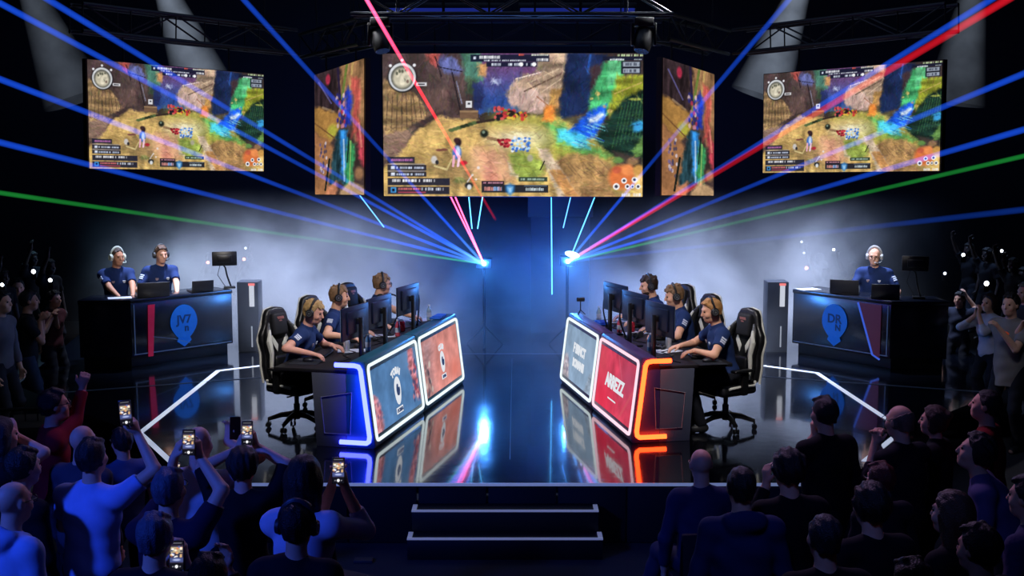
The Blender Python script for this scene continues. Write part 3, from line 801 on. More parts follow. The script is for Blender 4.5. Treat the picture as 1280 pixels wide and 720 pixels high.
def paint_game(w, h):
    c = Canvas(w, h, 60, 87, 1126, 670)
    T1 = fbm(h, w, 9, 1); T2 = fbm(h, w, 20, 5, 1, .4); T3 = fbm(h, w, 16, 9, .35, 1.6); T4 = fbm(h, w, 40, 12)
    rr = random.Random(5)
    c.poly([(0, 0), (1200, 0), (1200, 800), (0, 800)], (64, 50, 52), T1, .5)
    c.poly([(430, 80), (720, 80), (720, 320), (430, 320)], (104, 66, 112), T1, .25)
    m = np.clip((c.Y - 130) / 150, 0, 1) * c.mask([(430, 80), (640, 80), (620, 330), (430, 330)]); c.put(m, (44, 78, 158), T1, .3)
    # left cliffs
    c.poly([(50, 80), (430, 80), (450, 250), (440, 320), (380, 350), (260, 350), (60, 430)], (72, 56, 56), T1, .55)
    c.poly([(60, 190), (110, 195), (210, 260), (260, 330), (180, 380), (60, 470)], (146, 116, 78), T3, .6)
    for i in range(9): c.line(80 + i * 18 + rr.uniform(-6, 6), 250, 70 + i * 22, 400, 4, (66, 50, 44), .6)
    c.poly([(180, 230), (330, 230), (330, 320), (250, 330)], (92, 70, 66), T1, .5)
    c.poly([(238, 84), (300, 84), (312, 120), (280, 142), (250, 120)], (188, 84, 78), T4, .5)
    c.poly([(300, 90), (360, 110), (388, 150), (370, 175), (310, 165), (285, 140)], (86, 92, 148), T2, .45)
    c.line(285, 140, 385, 160, 3, (30, 26, 36)); c.line(275, 100, 300, 180, 4, (32, 26, 30))
    c.line(345, 165, 380, 330, 5, (30, 26, 34), .9); c.line(362, 200, 384, 290, 3, (150, 160, 200), .7)
    c.poly([(385, 84), (460, 84), (470, 190), (430, 215), (395, 190)], (66, 112, 96), T2, .6)
    c.poly([(400, 180), (440, 190), (430, 260), (395, 250)], (58, 76, 58), T2, .5)
    c.poly([(450, 125), (490, 130), (480, 180), (455, 175)], (206, 150, 96), T4, .4)
    c.poly([(430, 200), (470, 220), (470, 310), (430, 310)], (34, 44, 92), T1, .3)
    c.rect(512, 190, 545, 210, (170, 190, 240), .5); c.poly([(508, 190), (530, 205), (512, 210)], (225, 235, 255))
    # ground
    c.poly([(50, 560), (120, 490), (200, 400), (290, 343), (380, 352), (500, 362), (640, 338), (780, 345), (920, 420), (1140, 520), (1140, 700), (50, 700)], (206, 168, 98), T2, .4)
    c.poly([(50, 420), (190, 390), (130, 500), (50, 540)], (124, 98, 84), T3, .5)
    m = c.mask([(520, 350), (770, 350), (900, 420), (1060, 520), (900, 560), (700, 500), (560, 430)], 30, 60); c.put(m, (142, 152, 56), T2, .5, .9)
    c.poly([(556, 490), (620, 480), (720, 520), (720, 600), (610, 600)], (136, 164, 66), T2, .5, .85, 16, 14)
    c.poly([(720, 360), (800, 370), (820, 440), (960, 480), (1010, 510), (880, 500), (780, 450)], (84, 160, 80), T2, .5, .85, 16, 14)
    c.poly([(780, 500), (900, 490), (1010, 540), (1010, 680), (860, 680), (760, 540)], (176, 132, 84), T2, .5, .9, 16, 10)
    for i in range(7): c.line(800 + i * 25, 520 + 12 * (i % 3), 850 + i * 26, 580 + 15 * (i % 2), 3, (112, 84, 60), .6)
    c.poly([(430, 470), (560, 480), (606, 610), (490, 615), (420, 560)], (228, 168, 130), T2, .3, .85, 14, 18)
    c.poly([(470, 500), (510, 500), (540, 620), (470, 620)], (190, 96, 96), T2, .3, .7, 10, 20)
    c.poly([(690, 470), (740, 480), (800, 570), (866, 672), (780, 672), (730, 560)], (216, 190, 164), T2, .25, .95, 8, 5)
    c.poly([(740, 560), (790, 560), (866, 672), (810, 672)], (212, 140, 70), T2, .3, .8, 6, 4)
    c.poly([(566, 525), (585, 540), (612, 590), (585, 585)], (224, 206, 180), T2, .2)
    c.poly([(250, 490), (330, 470), (420, 520), (440, 620), (330, 640), (240, 580)], (128, 104, 66), T2, .55, .7, 20, 20)
    c.blob(375, 605, 30, 14, (70, 100, 54), .6); c.blob(620, 430, 150, 60, (255, 236, 206), .85, 1.0); c.blob(470, 540, 120, 90, (244, 190, 140), .5, 1.0); c.blob(590, 390, 130, 22, (216, 180, 110), .6, .9)
    # carved rock with roots
    c.poly([(566, 250), (600, 200), (640, 172), (720, 160), (790, 120), (830, 84), (700, 84), (690, 150)], (150, 132, 104), T3, .5)
    c.poly([(700, 84), (840, 84), (800, 180), (770, 300), (720, 320), (700, 330), (630, 320), (575, 280), (570, 240), (610, 190), (720, 160)], (168, 140, 118), T3, .55)
    c.poly([(570, 260), (610, 225), (690, 230), (730, 290), (712, 330), (640, 322), (590, 300)], (196, 164, 152), T1, .3)
    c.line(605, 190, 720, 160, 4, (235, 215, 200)); c.line(640, 240, 790, 170, 6, (96, 72, 60), .8); c.line(650, 210, 780, 150, 5, (206, 180, 150), .9); c.line(700, 250, 790, 190, 4, (220, 190, 160), .8); c.line(690, 260, 740, 300, 4, (150, 90, 60), .8)
    c.poly([(750, 230), (795, 225), (775, 310), (740, 300)], (176, 130, 72), T3, .4)
    c.poly([(724, 300), (766, 302), (762, 356), (712, 362)], (236, 132, 52), T4, .25)
    # dark pool cave, waterfall, jungle
    c.poly([(815, 88), (980, 88), (950, 170), (905, 300), (880, 330), (790, 345), (785, 300), (800, 200)], (24, 38, 78), T1, .45)
    c.line(910, 95, 900, 160, 8, (36, 92, 190), .8); c.poly([(905, 150), (960, 120), (950, 200), (915, 240)], (58, 44, 50), T1, .5)
    c.poly([(965, 125), (1045, 115), (1040, 230), (1000, 330), (960, 340), (900, 330), (905, 280)], (66, 172, 104), T3, .6)
    c.poly([(985, 120), (1045, 118), (1030, 190), (980, 230)], (110, 216, 150), T3, .5, .8)
    c.poly([(1020, 180), (1130, 170), (1130, 230), (1040, 300), (985, 350), (990, 300)], (150, 156, 44), T3, .6)
    c.poly([(1000, 330), (1060, 260), (1130, 230), (1130, 540), (1060, 540), (1000, 500), (930, 440), (965, 380)], (24, 50, 42), T3, .7)
    for i in range(8): c.line(1000 + i * 16, 470 - i * 6, 1040 + i * 14, 300 - i * 8, 3, (60, 116, 70), .6)
    c.line(1010, 250, 1120, 205, 5, (196, 170, 90), .8); c.poly([(1085, 480), (1128, 420), (1128, 480), (1100, 540)], (96, 140, 70), T3, .4)
    c.poly([(1080, 370), (1130, 350), (1130, 400), (1090, 400)], (50, 150, 210), T2, .4); c.blob(1095, 272, 30, 6, (160, 170, 70), .9)
    c.poly([(900, 320), (980, 290), (968, 350), (930, 420), (885, 440), (800, 410), (860, 370)], (24, 84, 226), T2, .5)
    c.poly([(772, 395), (830, 395), (900, 430), (910, 470), (830, 465), (780, 430)], (62, 190, 226), T2, .45, .9, 12, 8)
    c.poly([(905, 350), (960, 320), (970, 335), (930, 370), (905, 368)], (214, 232, 255), T4, .3)
    for i in range(12): x = rr.uniform(800, 930); y = rr.uniform(370, 450); c.line(x, y, x + 45, y + 16, 3, rr.choice([(120, 226, 240), (20, 60, 190), (180, 240, 250)]), .7)
    for x, y, q in ((940, 250, 9), (968, 302, 7), (990, 320, 9), (915, 270, 6)): c.blob(x, y, q * 1.3, q, (226, 190, 110), .9)
    c.poly([(1000, 480), (1060, 490), (1130, 520), (1120, 560), (1020, 540)], (60, 50, 46), T1, .5); c.blob(1025, 520, 26, 14, (96, 140, 70)); c.blob(1085, 525, 26, 18, (146, 110, 76))
    # short brush strokes that pick up the local colour
    sr = np.random.default_rng(8); H_, W_ = c.h, c.w
    for i in range(4200):
        cx, cy = sr.integers(0, W_), sr.integers(0, H_); L_ = sr.uniform(2.5, 9); up_ = cy < H_ * .42
        a_ = sr.normal(PI / 2 if up_ else .25, .55); dx_, dy_ = math.cos(a_), math.sin(a_)
        x0, x1, y0, y1 = max(0, int(cx - L_ - 2)), min(W_, int(cx + L_ + 3)), max(0, int(cy - L_ - 2)), min(H_, int(cy + L_ + 3))
        YY, XX = np.mgrid[y0:y1, x0:x1]; t_ = (XX - cx) * dx_ + (YY - cy) * dy_; o_ = np.abs(-(XX - cx) * dy_ + (YY - cy) * dx_)
        m_ = (np.clip(1.4 - o_ / sr.uniform(.5, 1.2), 0, 1) * np.clip((L_ - np.abs(t_)) / 1.5, 0, 1) * .40)[..., None]
        k_ = np.clip(c.img[cy, cx] * sr.uniform(.66, 1.32) + sr.normal(0, .03, 3), 0, 1)
        c.img[y0:y1, x0:x1] = c.img[y0:y1, x0:x1] * (1 - m_) + k_ * m_
    # props and creatures
    c.rect(375, 318, 450, 350, (116, 86, 64)); c.rect(375, 318, 450, 326, (150, 118, 86)); c.rect(400, 279, 425, 306, (222, 222, 226)); c.rect(407, 286, 418, 294, (60, 60, 70))
    for i in range(60):
        t = rr.random(); x = 515 + t * 130; y = 352 - 48 * rr.random() * (1 - .5 * t); k = rr.choice([(206, 52, 56), (206, 52, 56), (24, 20, 30), (222, 160, 40), (226, 186, 60), (30, 24, 20), (120, 136, 40)]) if t > .3 else rr.choice([(206, 52, 56), (232, 90, 90), (24, 20, 34)])
        c.blob(x, y, rr.uniform(6, 13), rr.uniform(5, 10), k, .9)
    for i in range(7): c.blob(340 + i * 16, 398 - i * 5, 14, 8, rr.choice([(60, 78, 46), (84, 104, 60), (40, 50, 34)]))
    for i in range(6): c.blob(450 + i * 12, 366 - i * 2, 10, 6, (52, 40, 36))
    c.blob(475, 412, 18, 18, (28, 34, 30)); c.blob(472, 406, 7, 7, (120, 140, 120)); c.line(490, 430, 540, 440, 12, (150, 118, 84))
    for i in range(26): c.blob(rr.uniform(532, 585), rr.uniform(436, 468), 7, 6, rr.choice([(176, 30, 46), (210, 60, 70), (120, 20, 34)]), .9)
    for i in range(44): c.blob(rr.uniform(588, 662), rr.uniform(426, 490), 7, 6, rr.choice([(60, 130, 220), (180, 220, 250), (240, 246, 255), (40, 90, 190)]), .9)
    c.line(705, 560, 722, 525, 4, (30, 30, 24)); c.blob(663, 512, 14, 16, (170, 160, 150), .8)
    for x, y in ((290, 480), (310, 478)): c.blob(x, y, 16, 6, (120, 70, 60))
    c.blob(268, 520, 14, 18, (206, 200, 196)); c.blob(280, 530, 8, 10, (40, 40, 46)); c.line(270, 545, 320, 560, 7, (210, 190, 130)); c.line(320, 560, 340, 520, 6, (200, 180, 120))
    c.blob(368, 448, 14, 20, (44, 28, 34)); c.blob(360, 440, 12, 12, (60, 36, 40)); c.blob(362, 490, 20, 30, (60, 110, 206)); c.blob(366, 486, 10, 24, (196, 216, 250)); c.line(350, 505, 346, 545, 9, (236, 170, 190)); c.line(372, 505, 366, 545, 9, (240, 196, 214)); c.blob(390, 532, 16, 10, (176, 40, 52))
    for x, y, q in ((450, 552, 7), (425, 582, 5), (440, 600, 5)): c.blob(x, y, q, q, (240, 224, 216))
    c.blob(410, 625, 18, 14, (30, 34, 40)); c.blob(412, 632, 10, 12, (226, 230, 232)); c.line(405, 610, 425, 580, 5, (200, 190, 180))
    c.blob(1040, 590, 56, 52, (226, 112, 56), .95, .4); c.blob(1065, 560, 30, 26, (240, 140, 76)); c.blob(1020, 560, 20, 16, (200, 90, 60)); c.blob(1110, 560, 24, 24, (206, 150, 74))
    for x, y, q in ((1018, 628, 13), (1050, 604, 11), (1093, 600, 11), (1064, 628, 10), (1108, 628, 10), (1085, 628, 8)):
        c.blob(x, y, q, q, (240, 240, 240), 1, .2); c.blob(x, y, q * .55, q * .55, (60, 60, 80), 1, .3)
    c.dashes(1040, 1120, 662, 14, (236, 236, 236), 3, .8, 9)
    # heads-up display
    N = (20, 24, 48)
    c.rect(76, 508, 188, 534, N, .85); c.dashes(90, 180, 521, 9, (200, 110, 190), 4, .9)
    for y0, y1, s_ in ((541, 564, 5), (569, 590, 6)):
        c.rect(76, y0, 236, y1, N, .85); c.rect(90, (y0 + y1) / 2 - 6, 106, (y0 + y1) / 2 + 6, (220, 230, 250)); c.dashes(112, 226, (y0 + y1) / 2, 9, (206, 220, 246), s_, .92)
        c.line(80, y0 - 3, 228, y0 - 3, 2, (110, 126, 180), .7)
    c.rect(76, 596, 332, 626, N, .88); c.dashes(88, 270, 605, 12, (245, 245, 250), 8, .82, 9)
    c.rect(76, 630, 330, 662, N, .88); c.rect(88, 634, 110, 656, (60, 150, 220)); c.rect(93, 639, 105, 651, N); c.dashes(120, 215, 640, 10, (226, 110, 110), 9, .9); c.dashes(215, 310, 640, 12, (220, 226, 240), 10, .8); c.line(120, 654, 230, 654, 4, (190, 70, 90))
    c.rect(463, 606, 556, 622, (30, 22, 40), .9); c.dashes(470, 550, 614, 6, (220, 150, 170), 11)
    c.rect(463, 622, 738, 654, (22, 26, 40), .92); c.dashes(474, 545, 638, 16, (236, 150, 140), 12, .85, 10); c.dashes(512, 546, 638, 16, (120, 170, 230), 14, .8, 9); c.dashes(645, 720, 640, 12, (206, 222, 226), 13, .95); c.line(640, 626, 730, 626, 3, (90, 110, 130))
    c.poly([(562, 625), (580, 618), (598, 625), (596, 650), (580, 668), (564, 650)], (40, 120, 196), None, warp=0); c.poly([(570, 632), (590, 632), (584, 655), (576, 655)], (170, 215, 245), None, warp=0)
    c.rect(616, 590, 734, 608, (40, 56, 50), .92); c.dashes(624, 722, 599, 7, (176, 206, 186), 15, .95)
    c.rect(420, 92, 742, 120, N, .92); c.rect(432, 100, 442, 110, (206, 214, 236)); c.dashes(456, 540, 102, 13, (245, 246, 250), 16, .9, 8); c.dashes(475, 650, 115, 6, (226, 230, 244), 17, .95); c.dashes(690, 738, 112, 11, (240, 240, 246), 18, .9, 8); c.dashes(610, 640, 92, 8, (230, 90, 70), 19); c.dashes(670, 740, 93, 8, (200, 206, 190), 20)
    c.rect(485, 122, 692, 141, N, .92); c.dashes(500, 685, 131, 11, (216, 224, 240), 21, .6, 9); c.blob(627, 131, 8, 8, (246, 246, 250), 1, .2); c.blob(680, 131, 8, 8, (246, 246, 250), 1, .2)
    c.rect(960, 100, 1126, 116, N, .85); c.dashes(990, 1048, 112, 7, (226, 236, 240), 22, .95); c.dashes(1080, 1120, 112, 4, (190, 206, 206), 23); c.dashes(1010, 1126, 95, 9, (200, 226, 170), 24)
    c.rect(1036, 118, 1116, 170, (22, 26, 40), .92)
    for y in (131, 157): c.rect(1044, y - 9, 1112, y + 9, (150, 160, 176)); c.dashes(1048, 1110, y, 12, (60, 66, 84), y, .7)
    c.blob(140, 184, 54, 56, (20, 22, 30), .9, .1); c.blob(140, 182, 50, 52, (206, 208, 212), 1, .08); c.blob(140, 184, 42, 44, (92, 92, 84), 1, .1); c.blob(140, 186, 38, 40, (198, 190, 166), 1, .3)
    for i in range(16): c.blob(140 + rr.uniform(-28, 28), 178 + rr.uniform(-26, 22), 6, 8, rr.choice([(70, 74, 60), (226, 216, 190), (110, 84, 76)]), .8)
    c.blob(140, 200, 12, 20, (236, 226, 200), .9)
    for x, y in ((92, 136), (140, 114), (190, 134)): c.blob(x, y, 7, 7, (230, 230, 236))
    c.rect(198, 204, 240, 218, (230, 230, 236), .9); c.rect(203, 208, 232, 214, (40, 40, 50)); 
    im = c.img * (1.0 + .18 * (fbm(h, w, 52, 30, .6, 1.2, 2) - .5)[..., None]); im = im * .94 + .06 * im.mean(-1, keepdims=True) + .02; im = im * (1 - .22 * np.clip(1 - c.Y / 330, 0, 1) * np.clip(1.6 - abs(c.X - 600) / 400, 0, 1))[..., None] if False else im
    return np.clip(im, 0, 1)
def paint_strip(w, h, seed=0):
    """tall narrow panel; coordinates of a 220 x 560 sketch"""
    c = Canvas(w, h, 0, 0, 220, 560); T1 = fbm(h, w, 9, 41, 1, .5); T2 = fbm(h, w, 26, 45, 2, .3); rr = random.Random(3)
    c.poly([(-9, -9), (240, -9), (240, 600), (-9, 600)], (74, 58, 56), T1, .5)
    c.poly([(-9, -9), (110, -9), (110, 190), (-9, 160)], (50, 38, 42), T2, .7); c.blob(65, 40, 12, 26, (176, 50, 76)); c.line(20, 40, 80, 150, 5, (90, 84, 130)); c.line(40, 160, 90, 190, 8, (150, 130, 110), .7)
    c.poly([(120, -9), (240, -9), (240, 300), (190, 340), (150, 180), (120, 120)], (150, 112, 78), T2, .5); c.line(150, 0, 120, 190, 10, (110, 124, 60)); c.line(175, 0, 150, 200, 8, (196, 160, 100)); c.line(110, 0, 120, 150, 9, (44, 34, 60))
    c.poly([(-9, 145), (60, 175), (125, 220), (120, 270), (70, 330), (-9, 260)], (176, 130, 70), T1, .3); c.blob(85, 275, 28, 34, (176, 176, 66), .9, .6); c.line(0, 225, 120, 330, 5, (120, 84, 50))
    c.poly([(-9, 260), (70, 320), (110, 390), (60, 560), (-9, 570)], (164, 114, 76), T1, .35)
    for i in range(40): c.blob(rr.uniform(105, 150), rr.uniform(120, 260), 6, 12, rr.choice([(190, 60, 70), (50, 70, 190), (200, 130, 150), (40, 40, 110), (220, 190, 190)]), .85)
    c.poly([(165, 60), (205, 80), (200, 280), (170, 320), (180, 200)], (206, 96, 86), T2, .4); c.poly([(150, 100), (170, 120), (165, 260), (140, 250)], (40, 60, 180), T2, .4)
    c.poly([(190, 280), (240, 330), (240, 480), (200, 400)], (190, 70, 84), T2, .4); c.line(200, 260, 210, 360, 7, (216, 120, 110))
    c.poly([(105, 290), (150, 270), (150, 540), (120, 500), (60, 530)], (40, 70, 80), T2, .6); c.poly([(118, 280), (150, 280), (148, 520), (126, 470)], (52, 132, 206), T2, .5); c.line(135, 320, 138, 500, 6, (190, 220, 240), .8)
    c.poly([(150, 320), (180, 340), (176, 520), (140, 540)], (56, 140, 84), T2, .6); c.line(165, 330, 160, 520, 5, (150, 200, 110), .8); c.line(158, 300, 150, 420, 4, (20, 30, 40))
    for i in range(26): c.blob(rr.uniform(26, 60), rr.uniform(320, 480), 5, 9, rr.choice([(216, 206, 220), (70, 64, 90), (120, 100, 140)]), .8)
    c.line(70, 400, 50, 540, 8, (30, 34, 30)); c.poly([(55, 520), (105, 500), (105, 570), (55, 570)], (206, 136, 100), T1, .3); c.poly([(120, 540), (160, 500), (230, 540), (230, 570), (120, 570)], (196, 160, 120), T1, .3); c.blob(200, 470, 20, 30, (150, 110, 80))
    return np.clip(c.img * (.95 + .3 * (fbm(h, w, 60, 50) - .3)[..., None]), 0, 1)
GAME = paint_game(392, 215)
STRIP = paint_strip(96, 244)
m_screen = painted('led_screen_picture', 1.0)
m_screen_dim = painted('led_screen_picture_side', .92)
m_scase = mat('screen_case_black', '#06070a', rough=.6)
def led_screen(name, label, P, img, m, group, thick=.10):
    """P: four world corners tl, tr, br, bl"""
    P = [Vector(p) for p in P]; c = sum(P, Vector()) / 4
    n = (P[1] - P[0]).cross(P[3] - P[0]).normalized()          # pointing away from the viewer or towards: make it away
    if n.y < 0: n = -n
    t = thing(name, label, 'screen', c, 0, group)
    L = [p - c for p in P]
    mesh_obj('picture', grid_mesh('picture', *L, img), m, t)
    b = MB(); g = 1.012; q = [p * g + n * .012 for p in L]; r = [p * g + n * thick for p in L]
    vs = q + r; b._add(vs, [(0, 1, 2, 3), (7, 6, 5, 4), (0, 4, 5, 1), (1, 5, 6, 2), (2, 6, 7, 3), (3, 7, 4, 0)])
    b.build('cabinet', m_scase, t)
    # hanging cables up to the truss
    b = MB()
    for f in (.2, .8):
        p = L[0].lerp(L[1], f) + n * thick * .5; b.cyl(p, p + Vector((0, 0, .33)), .012, n=6)
    b.build('hanger', m_truss, t)
    return t
led_screen('led_screen', 'wide centre LED screen showing a colourful forest game scene', (at(478, 67, 17.0), at(804, 66.5, 17.0), at(803, 246, 17.0), at(480, 245, 17.0)), GAME, m_screen, 'LED screens above the stage')
led_screen('led_screen', 'large left LED screen showing the same game scene, turned inwards', (at(109, 74, 14.6), at(329.5, 93, 16.3), at(329.5, 214, 16.3), at(112, 210.5, 14.6)), GAME, m_screen_dim, 'LED screens above the stage')
led_screen('led_screen', 'large right LED screen showing the same game scene, turned inwards', (at(955, 93, 16.3), at(1178, 75, 14.6), at(1174, 213.5, 14.6), at(953.5, 216, 16.3)), GAME, m_screen_dim, 'LED screens above the stage')
led_screen('side_screen', 'narrow upright screen just left of the centre screen, seen at a slant', (at(393, 94, 17.0), at(455, 73, 15.2), at(455, 243.5, 15.2), at(394, 243, 17.0)), STRIP, m_screen_dim, 'narrow upright side screens', .08)
led_screen('side_screen', 'narrow upright screen just right of the centre screen, seen at a slant', (at(829, 72, 15.2), at(893, 93, 17.0), at(892, 244.5, 17.0), at(827, 244, 15.2)), STRIP, m_screen_dim, 'narrow upright side screens', .08)
# ================================================================ player desks
class Desk:
    def __init__(s, O, rz, left, L):
        s.O = Vector((O[0], O[1], SZ)); s.rz = rz; s.left = left; s.L = L
        s.M = Matrix.Translation(s.O) @ Matrix.Rotation(rz, 4, 'Z')
        s.q = -1 if left else 1          # local x of +v (away from the aisle)
    def l(s, u, v, z): return Vector((s.q * v, u, z))
    def w(s, u, v, z): return s.M @ s.l(u, v, z)
    def head(s, extra=0.0):              # heading of somebody sitting at the desk and facing the aisle
        return s.rz + (-PI / 2 if s.left else PI / 2) + extra
LD = Desk((-1.34, 11.98), R(-12.95), True, 3.33)
RD = Desk((1.19, 12.22), R(10.9), False, 3.12)
TOP = .78
m_desk = mat('desk_shell_black', '#10131c', rough=.32, var=.25, scale=6)
m_desktop = mat('desk_top_dark', '#141217', rough=.5, var=.3, scale=8)
m_end = mat('desk_end_panel', '#4a4e60', rough=.6, spec=.15, var=.2, scale=5)
def paint_panel(kind):
    w, h = 84, 56; c = Canvas(w, h, 0, 0, 300, 200); T = fbm(h, w, 5, 71, 1, .8); T2 = fbm(h, w, 14, 75, .5, 1.3); rr = random.Random(kind)
    if kind == 'lb':
        c.poly([(-9, -9), (320, -9), (320, 220), (-9, 220)], (82, 122, 168), T, .22); c.blob(230, 20, 120, 60, (110, 146, 190), .6, 1)
        c.poly([(-9, 70), (14, 84), (36, 120), (44, 170), (40, 210), (-9, 210)], (200, 130, 140), T2, .5)
        for i in range(24): c.blob(rr.uniform(0, 36), rr.uniform(95, 200), 6, 9, rr.choice([(232, 176, 180), (150, 70, 92), (214, 140, 150), (120, 90, 120)]), .8)
        c.poly([(250, -9), (278, 0), (290, 60), (296, 140), (310, 190), (270, 170), (256, 100), (240, 50)], (206, 130, 140), T2, .5)
        for i in range(26): c.blob(rr.uniform(254, 292), rr.uniform(40, 175), 6, 10, rr.choice([(240, 190, 190), (150, 60, 80), (214, 120, 126), (60, 70, 110)]), .8)
    if kind == 'lr':
        c.poly([(-9, -9), (320, -9), (320, 220), (-9, 220)], (214, 140, 132), T, .25); c.poly([(-9, -9), (110, -9), (70, 90), (60, 210), (-9, 210)], (160, 130, 136), T2, .4, .8, 20, 40)
        for i in range(22): c.blob(rr.uniform(0, 50), rr.uniform(70, 200), 8, 12, rr.choice([(110, 92, 100), (206, 190, 180), (80, 70, 84), (176, 140, 130)]), .8)
        c.blob(250, 160, 60, 50, (222, 120, 104), .7, 1)
    if kind == 'rr':
        c.poly([(-9, -9), (320, -9), (320, 220), (-9, 220)], (206, 66, 92), T, .25); c.blob(60, 170, 120, 90, (224, 50, 78), .8, 1); c.blob(250, 60, 90, 90, (176, 74, 104), .8, 1); c.blob(30, 40, 60, 90, (226, 84, 100), .6, 1)
        c.line(200, 210, 290, 90, 10, (206, 92, 100), .5); c.line(150, -5, 200, 70, 6, (214, 110, 130), .4)
    if kind == 'rb':
        c.poly([(-9, -9), (320, -9), (320, 220), (-9, 220)], (138, 162, 188), T, .18); c.blob(230, 60, 110, 90, (146, 170, 196), .8, 1)
        c.poly([(-9, 130), (30, 110), (60, 150), (70, 210), (-9, 210)], (176, 170, 180), T2, .4)
        for i in range(14): c.blob(rr.uniform(5, 55), rr.uniform(130, 200), 7, 9, rr.choice([(206, 190, 196), (140, 130, 150)]), .8)
        c.poly([(230, 210), (270, 130), (300, 110), (300, 210)], (150, 166, 186), T2, .3)
    return c.img
m_panelpic = painted('panel_picture', 1.0)
m_white = glow('print_white', (.80, .84, .90), .95, False)
m_printnavy = mat('print_navy', '#27406a', rough=.6, emit='#27406a', estr=.5)
def build_desk(D, name_label, frames, pics, neon, logos, m_desk):
    t = thing('gaming_desk', name_label, 'desk', D.O, D.rz); q = D.q; L = D.L
    def pr(poly, u0, u1, bev=0.0): 
        b = MB(); b.prism([(q * v, z) for v, z in poly], u0, u1, 'y', bev); return b
    half = L / 2
    mods = ((0.0, half - .02), (half + .02, L))
    for u0, u1 in mods:
        pr([(.0, .03), (.02, 0), (.30, 0), (.30, .74), (.27, .85), (.25, .87), (.115, .87), (.10, .855)], u0, u1, .008).build('front_cabinet', m_desk, t)
    pr([(.285, .745), (1.06, .745), (1.06, .78), (.285, .78)], .0, L, .006).build('tabletop', m_desktop, t)
    for u0 in (.0, half - .03, L - .06):
        pr([(.30, 0), (.62, 0), (.66, .745), (.30, .745)], u0, u0 + .06, .006).build('leg_panel', m_end, t)
    b = MB(); b.box((q * .33, half, .55), (.02, L - .2, .36)); b.box((q * .8, half, .72), (.3, L - .3, .03)); b.build('modesty_panel', m_desktop, t)
    # slot outline on the near end
    b = MB(); Z = -.008
    b.tube([(q * .26, Z, .14), (q * .24, Z, .56), (q * .56, Z, .50), (q * .53, Z, .14)], .006, 6, True); b.build('end_panel_outline', mat('outline_grey', '#6a6a78', rough=.5), t)
    # light strip of the near end: a C open to the players
    pts = [(.40, .835), (.20, .835), (.155, .825), (.135, .79), (.052, .13), (.058, .085), (.085, .065), (.36, .065)]
    b = MB()
    for (v0, z0), (v1, z1) in zip(pts, pts[1:]):
        b.cyl((q * v0, -.03, z0), (q * v1, -.03, z1), .023, n=10)
    for v0, z0 in pts[1:-1]: b.ell((q * v0, -.03, z0), .023, u=10, v=8)
    b.build('end_light_strip', neon, t)
    # front: frames, pictures
    def S(u, tt, off=0.0):       # point on the slanting front, outward offset
        n = Vector((-q * .993, 0, .121)); return D.l(u, .10 * tt - 0.0, .03 + .825 * tt) + n * off
    for k, (u0, u1) in enumerate(mods):
        a0, a1 = u0 + .045, u1 - .035; t0, t1 = .055, .955
        loop = []
        r = .05
        for (cu, ct, s0) in ((a1 - r, t1 - r / .82, 0), (a0 + r, t1 - r / .82, 1), (a0 + r, t0 + r / .82, 2), (a1 - r, t0 + r / .82, 3)):
            for j in range(5):
                a = (s0 + j / 4) * PI / 2; loop.append(S(cu + r * math.cos(a), ct + r / .82 * math.sin(a), .006))
        b = MB(); b.tube(loop, .017, 8, True); fr = b.build('light_frame', frames[k], t)
        g0, g1, h0, h1 = a0 + .05, a1 - .05, t0 + .065, t1 - .065
        lu, ru = (g0, g1) if D.left else (g1, g0)
        dp = mesh_obj('front_display', grid_mesh('front_display', S(lu, h1, .004), S(ru, h1, .004), S(ru, h0, .004), S(lu, h0, .004), paint_panel(pics[k])), m_panelpic, t)
        X = Vector((0, 1 if D.left else -1, 0)); Zn = Vector((-q * .993, 0, .121)); Y = Zn.cross(X)
        logos[k](dp, lambda du, dt: frame_matrix(S((g0 + g1) / 2 + (du if D.left else -du), .5 + dt / .825, .008), X, Y, Zn))
    return t
def crest(top, bottom, s=1.0):
    def f(dp, F):
        b = MB()      # round shield with a letter-like bend
        b.prism([(s * .10 * math.cos(a), s * (.125 if math.sin(a) > 0 else .17) * math.sin(a)) for a in np.linspace(0, 2 * PI, 28, endpoint=False)], 0, .003, 'z'); b.xf(F(0, 0)); b.build('crest', m_white, dp)
        b = MB(); b.tube([(s * .035 * math.cos(a) - s * .0, s * .055 * math.sin(a) - .01, .004) for a in np.linspace(R(100), R(380), 14)], s * .011, 6); b.cyl((s * -.005, s * -.05, .004), (s * -.005, s * .045, .004), s * .010, n=6); b.xf(F(0, 0)); b.build('crest_mark', m_printnavy, dp)
        me = text_mesh(top, s * .095, .0015, .006, spacing=1.05)
        n = len(me.vertices); co = np.empty(n * 3); me.vertices.foreach_get('co', co); co = co.reshape(-1, 3)
        rad = s * .26; ang = co[:, 0] / rad; rr_ = rad + co[:, 1]; co2 = np.stack([rr_ * np.sin(ang), rr_ * np.cos(ang) - rad + s * .185, co[:, 2]], 1); me.vertices.foreach_set('co', co2.ravel()); me.transform(F(0, 0)); mesh_obj('lettering', me, m_white, dp)
        b = MB(); b.box((0, -s * .225, 0), (s * .21, s * .065, .003)); b.xf(F(0, 0)); bn = b.build('name_bar', m_white, dp)
        text_part('lettering', bottom, s * .05, m_printnavy, bn, F(0, -.225 * s) @ Matrix.Translation((0, 0, .003)), bold=.002)
    return f
def words(lines, under=False, bar=False):
    def f(dp, F):
        for s_, sz, du, dt in lines:
            text_part('lettering', s_, sz, m_white, dp, F(du, dt), bold=.008, shear=0.0, spacing=.92)
        if under:
            b = MB(); b.box((-.04, -.175, 0), (.30, .014, .003)); b.xf(F(0, 0)); b.build('underline', m_white, dp)
    return f
